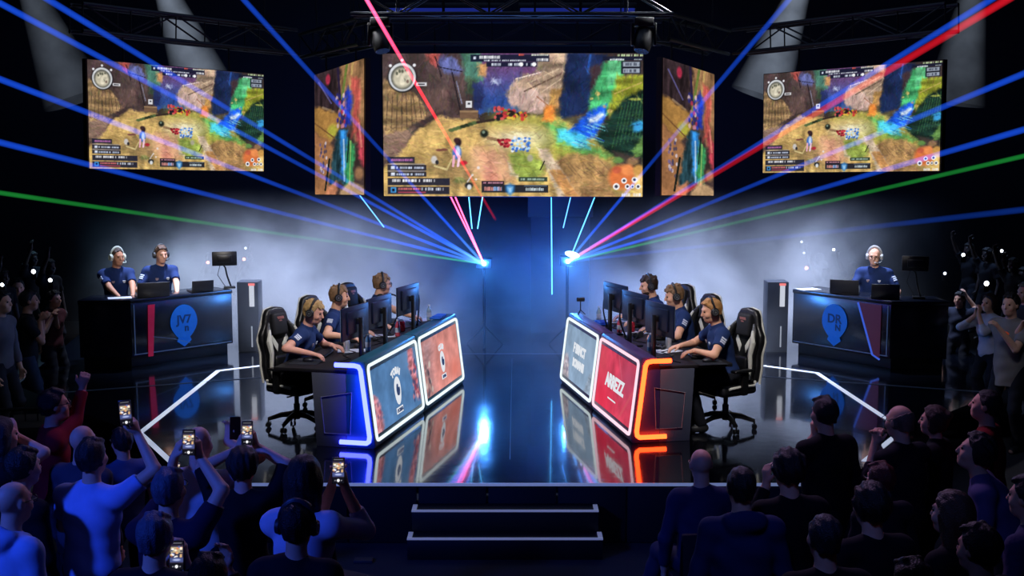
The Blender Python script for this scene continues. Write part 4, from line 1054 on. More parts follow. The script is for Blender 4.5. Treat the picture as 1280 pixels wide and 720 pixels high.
m_fr_cyan = glow('frame_cyan_white', (.84, .97, 1.0), 1.12); m_fr_pink = glow('frame_pink_white', (1.0, .62, .72), 1.25)
m_neon_b = glow('neon_blue', (.040, .050, 1.0), 14.0); m_neon_o = glow('neon_orange', (1.0, .046, .008), 10.0)
left_desk = build_desk(LD, 'left player desk with blue end light strip and two lit front panels', (m_fr_cyan, m_fr_cyan), ('lb', 'lr'), m_neon_b, (crest('TOBAI', 'OCEREA'), crest('CLUB', 'BOSSA', .85)), mat('desk_shell_teal_spill', '#1a5066', rough=.35, var=.25, scale=6))  # black shell tinted teal in its base colour, for the glow spilled on it
right_desk = build_desk(RD, 'right player desk with orange end light strip and red and blue front panels', (m_fr_pink, m_fr_cyan), ('rr', 'rb'), m_neon_o, (words([('ARREZZ', .20, 0, .0)], True), words([('F BRNCT', .15, 0, .085), ('BOMANSI', .13, .02, -.085)])), mat('desk_shell_purple_spill', '#3c2c5a', rough=.35, var=.25, scale=6))  # purple base colour stands in for light spilled on the black shell

# ---------------------------------------------------------------- gaming chair
m_ch_b = mat('chair_black_leather', '#101114', rough=.42, var=.2, scale=20, bump=.1); m_ch_w = mat('chair_white_leather', '#c9cac2', rough=.45, var=.1, scale=20)
m_ch_p = mat('chair_plastic_black', '#0b0c0e', rough=.35)
def gaming_chair():
    t = thing('gaming_chair', '', 'chair', (0, 0, 0), 0, 'gaming chairs at the player desks')
    b = MB(); b.lathe([(.035, .10), (.045, .14), (.05, .20)], n=16); b.cyl((0, 0, .19), (0, 0, .40), .026, n=14); b.cyl((0, 0, .19), (0, 0, .28), .036, n=14); b.build('gas_column', m_ch_p, t)
    for k in range(5):
        a = 2 * PI * k / 5 + .3; d = Vector((math.cos(a), math.sin(a), 0)); n = Vector((-d.y, d.x, 0))
        b = MB(); b.tube([d * .03 + Vector((0, 0, .16)), d * .18 + Vector((0, 0, .145)), d * .33 + Vector((0, 0, .095))], .03, 8, rs=[.038, .030, .022]); lg = b.build('leg', m_ch_p, t)
        c = d * .33 + Vector((0, 0, .032)); b = MB()
        for q in (-1, 1): b.cyl(c + n * q * .010, c + n * q * .030, .031, n=14)
        b.cyl(c + Vector((0, 0, .02)), c + Vector((0, 0, .07)), .010, n=8); b.build('caster', m_ch_p, lg)
    b = MB(); b.box((0, 0, .41), (.26, .30, .04), bev=.012); b.box((.16, .08, .40), (.14, .02, .015), bev=.004); b.build('tilt_mechanism', m_ch_p, t)
    b = MB(); b.box((0, .03, .475), (.40, .52, .10), bev=.04, seg=4)
    for q in (-1, 1): b.box((q * .225, .03, .49), (.12, .50, .12), Euler((0, q * R(-14), 0)), bev=.045, seg=4)
    b.build('seat', m_ch_b, t)
    b = MB()
    for q in (-1, 1): b.tube([(q * .285, .20, .52), (q * .29, .02, .535), (q * .29, -.16, .53), (q * .22, -.24, .56)], .016, 8)
    b.build('seat_trim', m_ch_w, t)
    # backrest: outline with shoulder wings, leaning back
    T = Matrix.Translation((0, -.24, .50)) @ Matrix.Rotation(R(6), 4, 'X')
    half = [(0.15, 0), (.235, .05), (.25, .22), (.235, .36), (.27, .50), (.262, .58), (.195, .68), (.165, .80), (.12, .86), (.0, .88)]
    outl = half + [(-x, z) for x, z in half[-2::-1]]
    b = MB(); b.prism(outl, -.05, .035, 'y', .03, 3); b.xf(T); bk = b.build('backrest', m_ch_b, t)
    for q in (-1, 1):
        b = MB(); b.tube([(q * .175, .05, .05), (q * .205, .085, .20), (q * .195, .085, .36), (q * .225, .09, .50), (q * .19, .06, .62), (q * .15, .035, .70)], .05, 10, rs=[.035, .055, .05, .048, .04, .02]); b.xf(T); b.build('side_bolster', m_ch_b, bk)
        b = MB(); b.tube([(q * .215, .10, .08), (q * .245, .125, .22), (q * .222, .125, .36), (q * .245, .125, .50), (q * .195, .10, .63)], .026, 8, rs=[.016, .022, .028, .034, .012]); b.xf(T); b.build('white_stripe', m_ch_w, bk)
        b = MB(); b.tube([(q * .235, -.048, .03), (q * .248, -.05, .22), (q * .235, -.05, .36), (q * .262, -.05, .52), (q * .185, -.05, .69), (q * .12, -.05, .85), (0, -.05, .872)], .014, 8); b.xf(T); b.build('edge_piping', m_ch_w, bk)
        b = MB(); b.prism([(q * .03, .44), (q * .11, .56), (q * .135, .50), (q * .05, .36)], .036, .046, 'y', .003); b.xf(T); b.build('white_chevron', m_ch_w, bk)
    b = MB(); b.box((0, .055, .68), (.22, .07, .26), bev=.03, seg=3); b.xf(T); hp = b.build('head_pillow', mat('pillow_black', '#0c0e18', rough=.7), bk)
    b = MB(); b.prism([(-.055, .735), (-.045, .765), (.055, .765), (.045, .735)], .088, .094, 'y', .002); b.prism([(-.02, .71), (-.012, .725), (.03, .725), (.022, .71)], .088, .094, 'y', .002); b.xf(T); b.build('red_badge', mat('badge_red', '#8f5a58', rough=.6), hp)
    b = MB(); b.box((0, .06, .24), (.28, .08, .16), bev=.035, seg=3); b.xf(T); b.build('lumbar_pillow', m_ch_b, bk)
    for q in (-1, 1):
        b = MB(); b.box((q * .31, 0, .58), (.05, .09, .26), bev=.012); b.box((q * .27, 0, .455), (.12, .07, .03), bev=.008); ar = b.build('armrest', m_ch_p, t)
        b = MB(); b.box((q * .315, .04, .72), (.09, .27, .03), bev=.012, seg=3); b.build('arm_pad', m_ch_p, ar)
    return t
proto = None
def chair_at(D, u, v, extra, label):
    global proto
    p = D.w(u, v, 0)
    if proto is None: proto = gaming_chair(); c = proto
    else: c = copy_tree(proto)
    c.location = p; c.rotation_euler = (0, 0, D.head(extra)); c.scale = (.92, .92, .92); c['label'] = label
    return c
LU = (.66, 1.67, 2.92); RU = (.42, 1.62, 2.55)
LLAB = ('nearest', 'middle', 'farthest'); CHAIRS = {}
for i in range(3):
    chair_at(LD, LU[i] + .05, 1.12, R((-22, -18, -15)[i]), 'black and white racing-style chair of the %s player at the left desk' % LLAB[i])
    chair_at(RD, RU[i] + .02, 1.16, R((20, 18, 15)[i]), 'black and white racing-style chair of the %s player at the right desk' % LLAB[i])

# ---------------------------------------------------------------- things on the desks
m_plastic = mat('plastic_black', '#0d0e12', rough=.35); m_plastic2 = mat('plastic_graphite', '#23252c', rough=.4)
m_mon = mat('monitor_back_navy', '#101a34', rough=.38, var=.2, scale=5)
m_monlit = glow('monitor_glow', (.35, .45, .60), .8, False)
def monitor(D, u, v, yaw, label, z0=.78):
    t = thing('monitor', label, 'monitor', D.w(u, v, z0), D.head(yaw), 'monitors on the player desks')
    # local +Y looks to the aisle, the picture looks to the player (-Y)
    b = MB(); b.box((0, .02, .010), (.24, .12, .018), bev=.006); b.build('base', m_plastic, t)
    b = MB(); b.box((0, .07, .24), (.055, .035, .46), bev=.008); b.box((0, .045, .43), (.07, .05, .06), bev=.008); b.build('stand', m_plastic, t)
    b = MB(); b.prism([(-.29, .255), (.29, .255), (.29, .585), (-.29, .585)], -.01, .012, 'y', .006); b.prism([(-.2, .31), (.2, .31), (.2, .54), (-.2, .54)], .012, .034, 'y', .012); hs = b.build('housing', m_mon, t)
    b = MB(); b.box((0, -.0115, .42), (.565, .002, .318)); b.build('picture', m_monlit, hs)
    return t
def keyboard(p, rz, label, wd=.40, col=None):
    t = thing('keyboard', label, 'keyboard', p, rz, 'keyboards on the player desks')
    b = MB(); b.box((0, 0, .012), (wd, .145, .022), Euler((R(3), 0, 0)), bev=.006); b.build('base', m_plastic, t)
    b = MB()
    for r_ in range(5):
        n = 14
        for k in range(n): b.box((-wd * .46 + wd * .92 * (k + .5) / n, -.052 + r_ * .026, .027 + r_ * .0013), (wd * .055, .021, .008))
    b.build('keys', m_plastic2, t); return t
def mouse(p, rz, label):
    t = thing('mouse', label, 'mouse', p, rz, 'mice on the player desks')
    b = MB(); b.ell((0, 0, .012), (.031, .060, .026), u=16, v=10); b.xf(Matrix.Translation((0, 0, .004))); b.build('shell', m_plastic2, t)
    b = MB(); b.cyl((-.004, .032, .036), (.004, .032, .036), .009, n=10); b.build('wheel', m_plastic, t); return t
def mousepad(p, rz, label, wd=.45, dp=.36):
    t = thing('mousepad', label, 'mouse mat', p, rz); b = MB(); b.box((0, 0, .002), (wd, dp, .004), bev=.0015); b.build('cloth_top', mat('mat_cloth', '#141824', rough=.9), t); return t
def bottle(p, label, col, capc='#d8dde6', s=1.0):
    t = thing('bottle', label, 'bottle', p, 0, 'drinks on the player desks')
    b = MB(); b.lathe([(.030 * s, 0), (.033 * s, .01), (.033 * s, .13 * s), (.028 * s, .155 * s), (.013 * s, .18 * s), (.013 * s, .195 * s)], n=16); b.build('body', mat('bottle_' + col, col, rough=.2), t)
    b = MB(); b.cyl((0, 0, .193 * s), (0, 0, .215 * s), .015 * s, n=14); b.build('cap', mat('cap_' + capc, capc, rough=.4), t)
    b = MB(); b.cyl((0, 0, .05 * s), (0, 0, .11 * s), .0338 * s, n=16, cap=False); b.build('wrapper', mat('wrap_' + col, '#b9c4d8', rough=.5), t); return t
def goose_mic(p, pts, label, head_at=None, big=False):
    t = thing('gooseneck_microphone', label, 'microphone', p, 0, 'gooseneck microphones')
    b = MB(); b.lathe([(.055, 0), (.055, .014), (.02, .022), (.012, .05)], n=16); b.build('base', m_plastic, t)
    # smooth curve
    P = [Vector(x) for x in pts]; S_ = []
    for i in range(len(P) - 1):
        p0, p1, p2, p3 = P[max(i - 1, 0)], P[i], P[i + 1], P[min(i + 2, len(P) - 1)]
        for k in range(6):
            s = k / 6; S_.append(.5 * ((2 * p1) + (-p0 + p2) * s + (2 * p0 - 5 * p1 + 4 * p2 - p3) * s * s + (-p0 + 3 * p1 - 3 * p2 + p3) * s ** 3))
    S_.append(P[-1]); b = MB(); b.tube(S_, .009, 8); b.build('gooseneck', m_plastic, t)
    d = (P[-1] - P[-2]).normalized(); e = P[-1]; r = .034 if big else .026
    b = MB(); b.ell(e + d * .03, (r, r, r * 1.25), d.to_track_quat('Z', 'Y').to_matrix().to_4x4(), 12, 10); b.build('windscreen', mat('foam_black', '#0a0a0d', rough=1), t)
    b = MB(); b.cyl(e - d * .025, e + d * .01, .014, n=10); b.build('capsule', m_plastic2, t); return t
def paper(p, rz, label, wd=.21, dp=.297, col='#c8ccd6'):
    o = MB(); o.box((0, 0, .0015), (wd, dp, .002)); ob = o.build('paper_sheet', mat('paper_' + col, col, rough=.8)); ob.location = p; ob.rotation_euler = (0, 0, rz); return tag(ob, label, 'paper', 'papers on the player desks')
def cable(p, pts, label):
    o = MB(); o.tube([Vector(x) for x in pts], .006, 6); ob = o.build('cable', m_plastic); ob.location = p; return tag(ob, label, 'cable', 'cables on the player desks')
def gamepad(p, rz, label):
    t = thing('game_controller', label, 'controller', p, rz); b = MB(); b.box((0, 0, .022), (.11, .06, .03), bev=.012, seg=3)
    for q in (-1, 1): b.tube([(q * .045, .01, .022), (q * .062, -.03, .018), (q * .058, -.065, .016)], .02, 8, rs=[.022, .02, .014])
    b.build('shell', m_plastic2, t)
    for q in (-1, 1):
        b = MB(); b.cyl((q * .026, -.01, .036), (q * .026, -.01, .05), .010, n=10); b.build('thumbstick', m_plastic, t)
    return t
def small_tripod(p, label):
    t = thing('tabletop_camera', label, 'camera', p, 0)
    b = MB(); b.cyl((0, 0, .05), (0, 0, .17), .007, n=8); b.build('pole', m_plastic, t)
    for k in range(3):
        a = 2 * PI * k / 3; b = MB(); b.cyl((0, 0, .06), (.06 * math.cos(a), .06 * math.sin(a), 0.004), .006, n=6); b.build('leg', m_plastic, t)
    b = MB(); b.box((0, 0, .19), (.10, .05, .05), bev=.008); b.cyl((-.02, -.02, .19), (-.02, -.06, .19), .018, n=12); b.build('camera_body', m_plastic2, t); return t
def crew_headphones(p, rz, label):
    t = thing('headphones', label, 'headphones', p, rz); b = MB(); b.tube([(.08 * math.cos(a), .09 * math.sin(a), .025) for a in np.linspace(0, PI, 12)], .009, 6); b.build('headband', m_plastic, t)
    for q in (-1, 1):
        b = MB(); b.cyl((q * .08, -.01, .028), (q * .05, -.015, .024), .034, .03, n=14); b.build('ear_cup', m_plastic2, t)
    return t
LMON = (.40, 1.15, 2.15); RMON = (.34, 1.22, 2.02)
for i in range(3):
    monitor(LD, LMON[i], .345, R((-7, -7, -7)[i]), 'dark monitor seen from behind on the left desk, %s to the camera' % ('nearest', 'second nearest', 'farthest')[i])
    monitor(RD, RMON[i], .395, R((12, 12, 12)[i]), 'dark monitor seen from behind on the right desk, %s to the camera' % ('nearest', 'second nearest', 'farthest')[i])
for D, US, side in ((LD, LU, 'left'), (RD, RU, 'right')):
    for i, u in enumerate(US):
        who = ('nearest', 'middle', 'farthest')[i]
        hd = D.head()
        mousepad(D.w(u + (-.33 if D.left else -.33), .84, TOP), hd, 'dark mouse mat in front of the %s player at the %s desk' % (who, side), .30, .30)
        keyboard(D.w(u + .05, .82, TOP + .004), hd + R(8 if D.left else -8), 'black keyboard in front of the %s player at the %s desk' % (who, side))
        mouse(D.w(u - .32, .83, TOP + .004), hd, 'dark mouse under the hand of the %s player at the %s desk' % (who, side))
        cable(D.w(u, .5, TOP + .006), [D.l(a, b_, 0) - Vector((0, 0, 0)) for a, b_ in ((-.3, .1), (-.1, -.02), (.1, .08), (.3, -.02), (.42, .1))], 'black cable lying behind the keyboard of the %s player, %s desk' % (who, side))
        paper(D.w(u + .38, .62, TOP + .001), hd + R(20), 'white paper sheet beside the keyboard of the %s player, %s desk' % (who, side))
        bottle(D.w(u + .42, .45, TOP), 'small drink bottle near the monitor of the %s player at the %s desk' % (who, side), ('#5a86b8', '#b8485a', '#8fa6b8')[i], s=.9)
goose_mic(LD.w(2.75, .42, TOP), [(0, 0, .04), (.02, 0, .22), (.02, .0, .38), (-.04, 0, .46), (-.12, -.02, .45)], 'tall gooseneck microphone behind the farthest monitor of the left desk')
goose_mic(LD.w(2.1, .55, TOP), [(0, 0, .04), (.10, .02, .25), (.10, .05, .42), (.02, .06, .47), (-.08, .05, .45)], 'gooseneck microphone at the mouth of the farthest left player', big=True)
goose_mic(RD.w(2.42, .40, TOP), [(0, 0, .04), (-.04, 0, .22), (-.02, .0, .40), (.05, 0, .47), (.12, -.02, .46)], 'left gooseneck microphone at the far end of the right desk')
goose_mic(RD.w(1.62, .40, TOP), [(0, 0, .04), (-.06, 0, .22), (-.05, .0, .40), (.03, 0, .47), (.12, -.02, .45)], 'gooseneck microphone between the second and third monitors of the right desk')
small_tripod(RD.w(2.98, .22, .87), 'small camera on a tripod at the far end of the right desk')
small_tripod(LD.w(3.1, .55, TOP), 'small camera on a tripod at the far end of the left desk')
gamepad(LD.w(1.30, .62, TOP), R(30), 'game controller lying on the left desk between the near and middle players')
gamepad(RD.w(.95, .60, TOP), R(-40), 'game controller lying on the right desk between the near and middle players')
crew_headphones(LD.w(1.75, .55, TOP), R(20), 'spare headphones lying on the left desk behind the second monitor')
crew_headphones(RD.w(1.75, .58, TOP), R(60), 'spare headphones lying on the right desk behind the second monitor')
def drink_can(p, label, col):
    t = thing('drink_can', label, 'can', p, 0, 'drinks on the player desks'); b = MB(); b.lathe([(.024, 0), (.033, .008), (.033, .108), (.026, .122)], n=16); b.build('can_body', mat('can_' + col, col, rough=.25, metal=.6), t)
    b = MB(); b.lathe([(.025, .121), (.026, .126), (.022, .124)], n=16); b.build('can_lid', mat('can_lid', '#b8bcc4', rough=.3, metal=.8), t)
def mug(p, label, col):
    t = thing('mug', label, 'mug', p, 0, 'drinks on the player desks'); b = MB(); b.lathe([(.036, 0), (.040, .006), (.040, .09), (.036, .09), (.035, .012)], n=18); b.build('cup', mat('mug_' + col, col, rough=.4), t)
    b = MB(); b.tube([(.038, 0, .075), (.065, 0, .07), (.068, 0, .04), (.038, 0, .02)], .006, 8); b.build('handle', mat('mug_' + col, col), t)
def small_phone(p, rz, label):
    t = thing('smartphone', label, 'phone', p, rz); b = MB(); b.box((0, 0, .005), (.074, .15, .009), bev=.003); b.build('case', m_plastic2, t)
    b = MB(); b.box((0, 0, .0098), (.066, .14, .001)); b.build('glass', mat('phone_dark_glass', '#1c2636', rough=.1), t)
drink_can(LD.w(1.0, .66, TOP), 'silver drink can on the left desk behind the nearest keyboard', '#c4c8d0'); drink_can(RD.w(.98, .70, TOP), 'silver drink can on the right desk behind the nearest keyboard', '#c4c8d0')
drink_can(LD.w(2.42, .50, TOP), 'red drink can on the left desk by the farthest monitor', '#b0283a'); drink_can(RD.w(2.1, .62, TOP), 'red drink can on the right desk by the farthest monitor', '#b0283a')
mug(LD.w(1.42, .86, TOP), 'white mug on the left desk beside the middle player', '#d4d6dc'); mug(RD.w(2.06, .86, TOP), 'white mug on the right desk beside the middle player', '#d4d6dc')
small_phone(LD.w(1.12, .90, TOP), R(25), 'smartphone lying on the left desk by the hand of the nearest player'); small_phone(RD.w(.92, .90, TOP), R(-20), 'smartphone lying on the right desk beside the nearest player')
for D, u, lab in ((LD, 2.95, 'blue folded cloth on the far end of the left desk'), (RD, 2.74, 'blue folded cloth on the far end of the right desk')):
    b = MB(); b.box((0, 0, .012), (.13, .30, .022), bev=.008); b.box((.01, .02, .028), (.11, .24, .014), bev=.006); o = b.build('folded_cloth', mat('cloth_bright_blue', '#1d62c8', rough=.8)); o.location = D.w(u, .22 if D.left else .42, .872 if D.left else TOP); o.rotation_euler = (0, 0, D.rz); tag(o, lab, 'cloth')

# ================================================================ caster desks
m_cd = mat('caster_desk_black', '#0a0f1c', rough=.22, var=.3, scale=3, spec=.7); m_cd2 = mat('caster_desk_side', '#05060a', rough=.5)
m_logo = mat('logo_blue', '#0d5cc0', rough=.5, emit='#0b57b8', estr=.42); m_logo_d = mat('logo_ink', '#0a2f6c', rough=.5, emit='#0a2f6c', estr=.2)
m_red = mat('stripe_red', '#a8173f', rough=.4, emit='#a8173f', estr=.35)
CH = .92
def caster_desk(label, P0, P1, P2, depth, stripe, text, logo_t, mir):
    base = Vector(((P0[0] + P1[0] + P2[0]) / 3, (P0[1] + P1[1] + P2[1]) / 3, SZ))
    t = thing('caster_desk', label, 'desk', base); rel = [Vector((p[0], p[1], 0)) - Vector((base.x, base.y, 0)) for p in (P0, P1, P2)]
    d01, d12 = (rel[1] - rel[0]).normalized(), (rel[2] - rel[1]).normalized()
    n12 = Vector((-d12.y, d12.x, 0)); n12 = n12 if n12.y > 0 else -n12; n01 = Vector((0, 1, 0))
    def foot(inset, z0, z1, nm, m, bev=.006):
        a, b_, c = rel; A, B_, C_ = a + n01 * inset, b_ + (n01 + n12).normalized() * inset, c + n12 * inset
        poly = [A, B_, C_, C_ + n12 * depth, B_ + (n12 + n01).normalized() * depth, A + n01 * depth]
        b = MB(); b.prism([(p.x, p.y) for p in poly], z0, z1, 'z', bev); return b.build(nm, m, t)
    foot(.16, 0, .22, 'plinth', m_cd2); foot(.02, .16, CH - .05, 'body', m_cd); foot(.0, CH - .05, CH, 'desktop', m_cd)
    # facing panels and lines on the longer facet
    Ln = (rel[2] - rel[1]).length; X = d12 if d12.x > 0 else -d12; Zn = -n12; Y = Vector((0, 0, 1))
    def F(f, z, off=.012): return frame_matrix(rel[1].lerp(rel[2], f) + n12 * .02 + Zn * off + Vector((0, 0, z)), X, Y, Zn)
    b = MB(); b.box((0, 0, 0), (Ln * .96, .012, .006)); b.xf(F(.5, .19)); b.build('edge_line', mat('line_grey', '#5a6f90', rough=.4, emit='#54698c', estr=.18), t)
    b = MB(); b.box((0, 0, 0), (.012, CH - .25, .006)); b.xf(F(.03, .52)); b.build('edge_line', mat('line_grey', '#5a6f90'), t)
    if stripe == 'bar':
        b = MB(); b.prism([(-.02, -.36), (.055, -.36), (.10, .33), (.0, .33)], 0, .006, 'z'); b.xf(F(.16, .50)); b.build('red_stripe', m_red, t)
        b = MB(); b.tube([(.06, -.1, .004), (.35, -.16, .004), (.62, -.25, .004)], .004, 6); b.xf(F(.16, .50)); b.build('edge_line', mat('line_grey', '#5a6f90'), t)
    else:
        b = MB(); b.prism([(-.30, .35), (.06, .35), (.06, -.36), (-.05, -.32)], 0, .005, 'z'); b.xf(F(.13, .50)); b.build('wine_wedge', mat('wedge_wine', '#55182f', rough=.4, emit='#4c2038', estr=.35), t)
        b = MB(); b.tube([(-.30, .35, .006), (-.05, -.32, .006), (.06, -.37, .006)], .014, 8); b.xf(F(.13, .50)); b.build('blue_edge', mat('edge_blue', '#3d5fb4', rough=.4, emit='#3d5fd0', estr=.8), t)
    # shield
    sh = []
    for a in np.linspace(0, 2 * PI, 30, endpoint=False):
        x, y = .205 * math.cos(a), .235 * math.sin(a)
        if y < -.06: x *= 1 - .25 * ((-y - .06) / .175) ; y *= 1.08
        sh.append((x, y))
    b = MB(); b.prism(sh, 0, .006, 'z'); b.prism([(-.09, -.215), (.09, -.215), (.11, -.26), (0, -.34), (-.11, -.26)], 0, .006, 'z'); b.xf(F(logo_t, .55)); lg = b.build('shield_logo', m_logo, t)
    for s_, sz, dx, dy in text: text_part('lettering', s_, sz, m_logo_d, lg, F(logo_t, .55) @ Matrix.Translation((dx, dy, .008)), bold=.004)
    return t
PL = ((-5.66, 16.1), (-4.98, 16.15), (-3.90, 17.27)); PR = ((5.66, 16.0), (4.92, 16.05), (3.92, 17.3))
caster_desk('left black caster desk with a round blue shield and red stripe', *PL, .56, 'bar', (('JV7', .16, 0, .03), ('n', .14, .04, -.085)), .50, False)
caster_desk('right black caster desk with a round blue shield and wine-red wedge', *PR, .56, 'wedge', (('DR', .17, 0, .03), ('N', .12, .06, -.085)), .55, True)
def laptop(p, rz, label, wd=.38, open_=100, group=None, lh=.19):
    t = thing('laptop', label, 'laptop', p, rz, group)       # opened towards -Y (the person), lid's back looks to +Y
    b = MB(); b.box((0, 0, .010), (wd, .26, .018), bev=.006); b.build('base', m_plastic, t)
    b = MB(); b.box((0, 0, lh / 2), (wd, .010, lh), bev=.004); b.xf(Matrix.Translation((0, .13, .015)) @ Matrix.Rotation(R(90 - open_), 4, 'X')); ld = b.build('lid', m_plastic2, t)
    b = MB(); b.box((0, -.0062, lh / 2), (wd * .94, .002, lh * .88)); b.xf(Matrix.Translation((0, .13, .015)) @ Matrix.Rotation(R(90 - open_), 4, 'X')); b.build('picture', m_monlit, ld)
    b = MB()
    for r_ in range(4):
        for k in range(10): b.box((-wd * .4 + wd * .8 * (k + .5) / 10, -.02 + r_ * .03, .021), (wd * .065, .022, .004))
    b.build('keys', m_plastic2, t); return t
def stand_monitor(p, rz, label, h_=.30):
    t = thing('monitor_on_arm', label, 'monitor', p, rz)
    b = MB(); b.box((0, 0, .012), (.16, .14, .024), bev=.006); b.build('base', m_plastic, t)
    b = MB(); b.tube([(-.02, 0, .02), (.03, 0, h_ * .55), (.05, 0, h_ * .9), (.09, .01, h_ + .03)], .012, 8); b.build('arm', m_plastic, t)
    b = MB(); b.box((.06, .02, h_ + .10), (.34, .03, .20), bev=.008); b.box((.06, .042, h_ + .10), (.2, .02, .1), bev=.006); hs = b.build('housing', m_plastic, t)
    b = MB(); b.box((.06, .004, h_ + .10), (.32, .002, .18)); b.build('picture', m_monlit, hs)
    b = MB(); b.tube([(.12, .03, h_ + .02), (.16, .03, h_ * .6), (.06, .02, .03)], .005, 6); b.build('cord', m_plastic, t); return t
Zc = SZ + CH
def zat(px, py, Y): p = at(px, py, Y); return Vector((p.x, p.y, Zc))
hL = math.atan2(-(.68), -.73)
laptop(Vector((at(190, 372, 16.55).x, 16.55, Zc)), R(-155), 'black laptop on the left caster desk in front of the two casters', .42)
laptop(Vector((at(250, 362, 17.08).x, 17.08, Zc)), R(-150), 'small black console laptop on the left caster desk, right of the casters', .30, lh=.15)
stand_monitor(Vector((at(287, 360, 17.42).x, 17.42, Zc)), R(-165), 'small black monitor on an arm at the right end of the left caster desk', .32)
laptop(Vector((at(1056, 372, 16.85).x, 16.85, Zc)), R(160), 'open pale-edged laptop on the right caster desk, left of the bald caster', .38)
laptop(Vector((at(1106, 378, 16.36).x, 16.36, Zc)), R(165), 'black laptop on the right caster desk in front of the bald caster', .36)
stand_monitor(Vector((at(1148, 382, 16.35).x, 16.35, Zc)), R(165), 'small black monitor on a stand at the right end of the right caster desk', .36)
for i, (px, Y, lab) in enumerate(((150, 16.36, 'paper sheet on the left caster desk by the hands of the caster with pale headphones'), (1010, 17.28, 'paper sheet at the left end of the right caster desk'))):
    o = MB(); o.box((0, 0, .002), (.3, .21, .003)); ob = o.build('paper_sheet', mat('paper_#c8ccd6', '#c8ccd6')); ob.location = (at(px, 380, Y).x, Y, Zc); ob.rotation_euler = (0, 0, R(20)); tag(ob, lab, 'paper', 'papers on the caster desks')
def stool(p, label, h_=.62):
    t = thing('bar_stool', label, 'stool', p); m = mat('stool_black', '#121318', rough=.5)
    b = MB(); b.lathe([(.17, h_ - .07), (.19, h_ - .04), (.18, h_), (.0, h_ + .002)], n=20); b.build('seat', m, t)
    for k in range(4):
        a = PI / 4 + k * PI / 2; b = MB(); b.cyl((.12 * math.cos(a), .12 * math.sin(a), h_ - .06), (.22 * math.cos(a), .22 * math.sin(a), 0), .013, n=8); b.build('leg', m_rail, t)
    b = MB(); b.tube([(.175 * math.cos(a), .175 * math.sin(a), .24) for a in np.linspace(0, 2 * PI, 20, endpoint=False)], .010, 6, True); b.build('foot_ring', m_rail, t)

# light columns beside the caster desks
for i, (px, Y, x0) in enumerate(((313, 17.62, 0), (969, 17.62, 0))):
    p = at(px, 400, Y); t = thing('light_column', ('grey column with a white and red light bar, right of the left caster desk', 'grey column with a white light bar, left of the right caster desk')[i], 'column', (p.x, Y, SZ))
    m = mat('column_grey', '#272d39', rough=.5, var=.12)
    b = MB(); b.box((0, 0, .50), (.30, .30, 1.0), bev=.01); b.build('post', m, t)
    b = MB(); b.box((.06, -.155, .80), (.07, .02, .30), bev=.006); fr = b.build('light_bar', glow('bar_white', (.75, .80, .92), .75), t)
    b = MB(); b.box((.06, -.158, .965), (.09, .022, .035), bev=.004); b.build('red_lamp', glow('bar_red', (1.0, .25, .25), .9), fr)
    b = MB(); b.box((.05, -.155, .22), (.02, .012, .30), bev=.004); b.build('lower_light_bar', glow('bar_dim', (.6, .66, .8), .45), t)
# backstage structure between the lasers: dim frame, stands
m_bk = mat('backdrop_panel_navy', '#070c1e', rough=.7)
t = thing('backdrop_panel', 'dim navy backdrop panel behind the right laser, below the centre screen', 'panel', Vector((at(700, 345, 19.2).x, 19.2, SZ)))
b = MB(); b.box((0, 0, .9), (.9, .06, 1.8), bev=.01); b.build('board', m_bk, t)
b = MB(); b.box((0, 0, 2.05), (1.0, .08, .5), bev=.01); b.build('header', mat('backdrop_header', '#080d20', rough=.7), t)

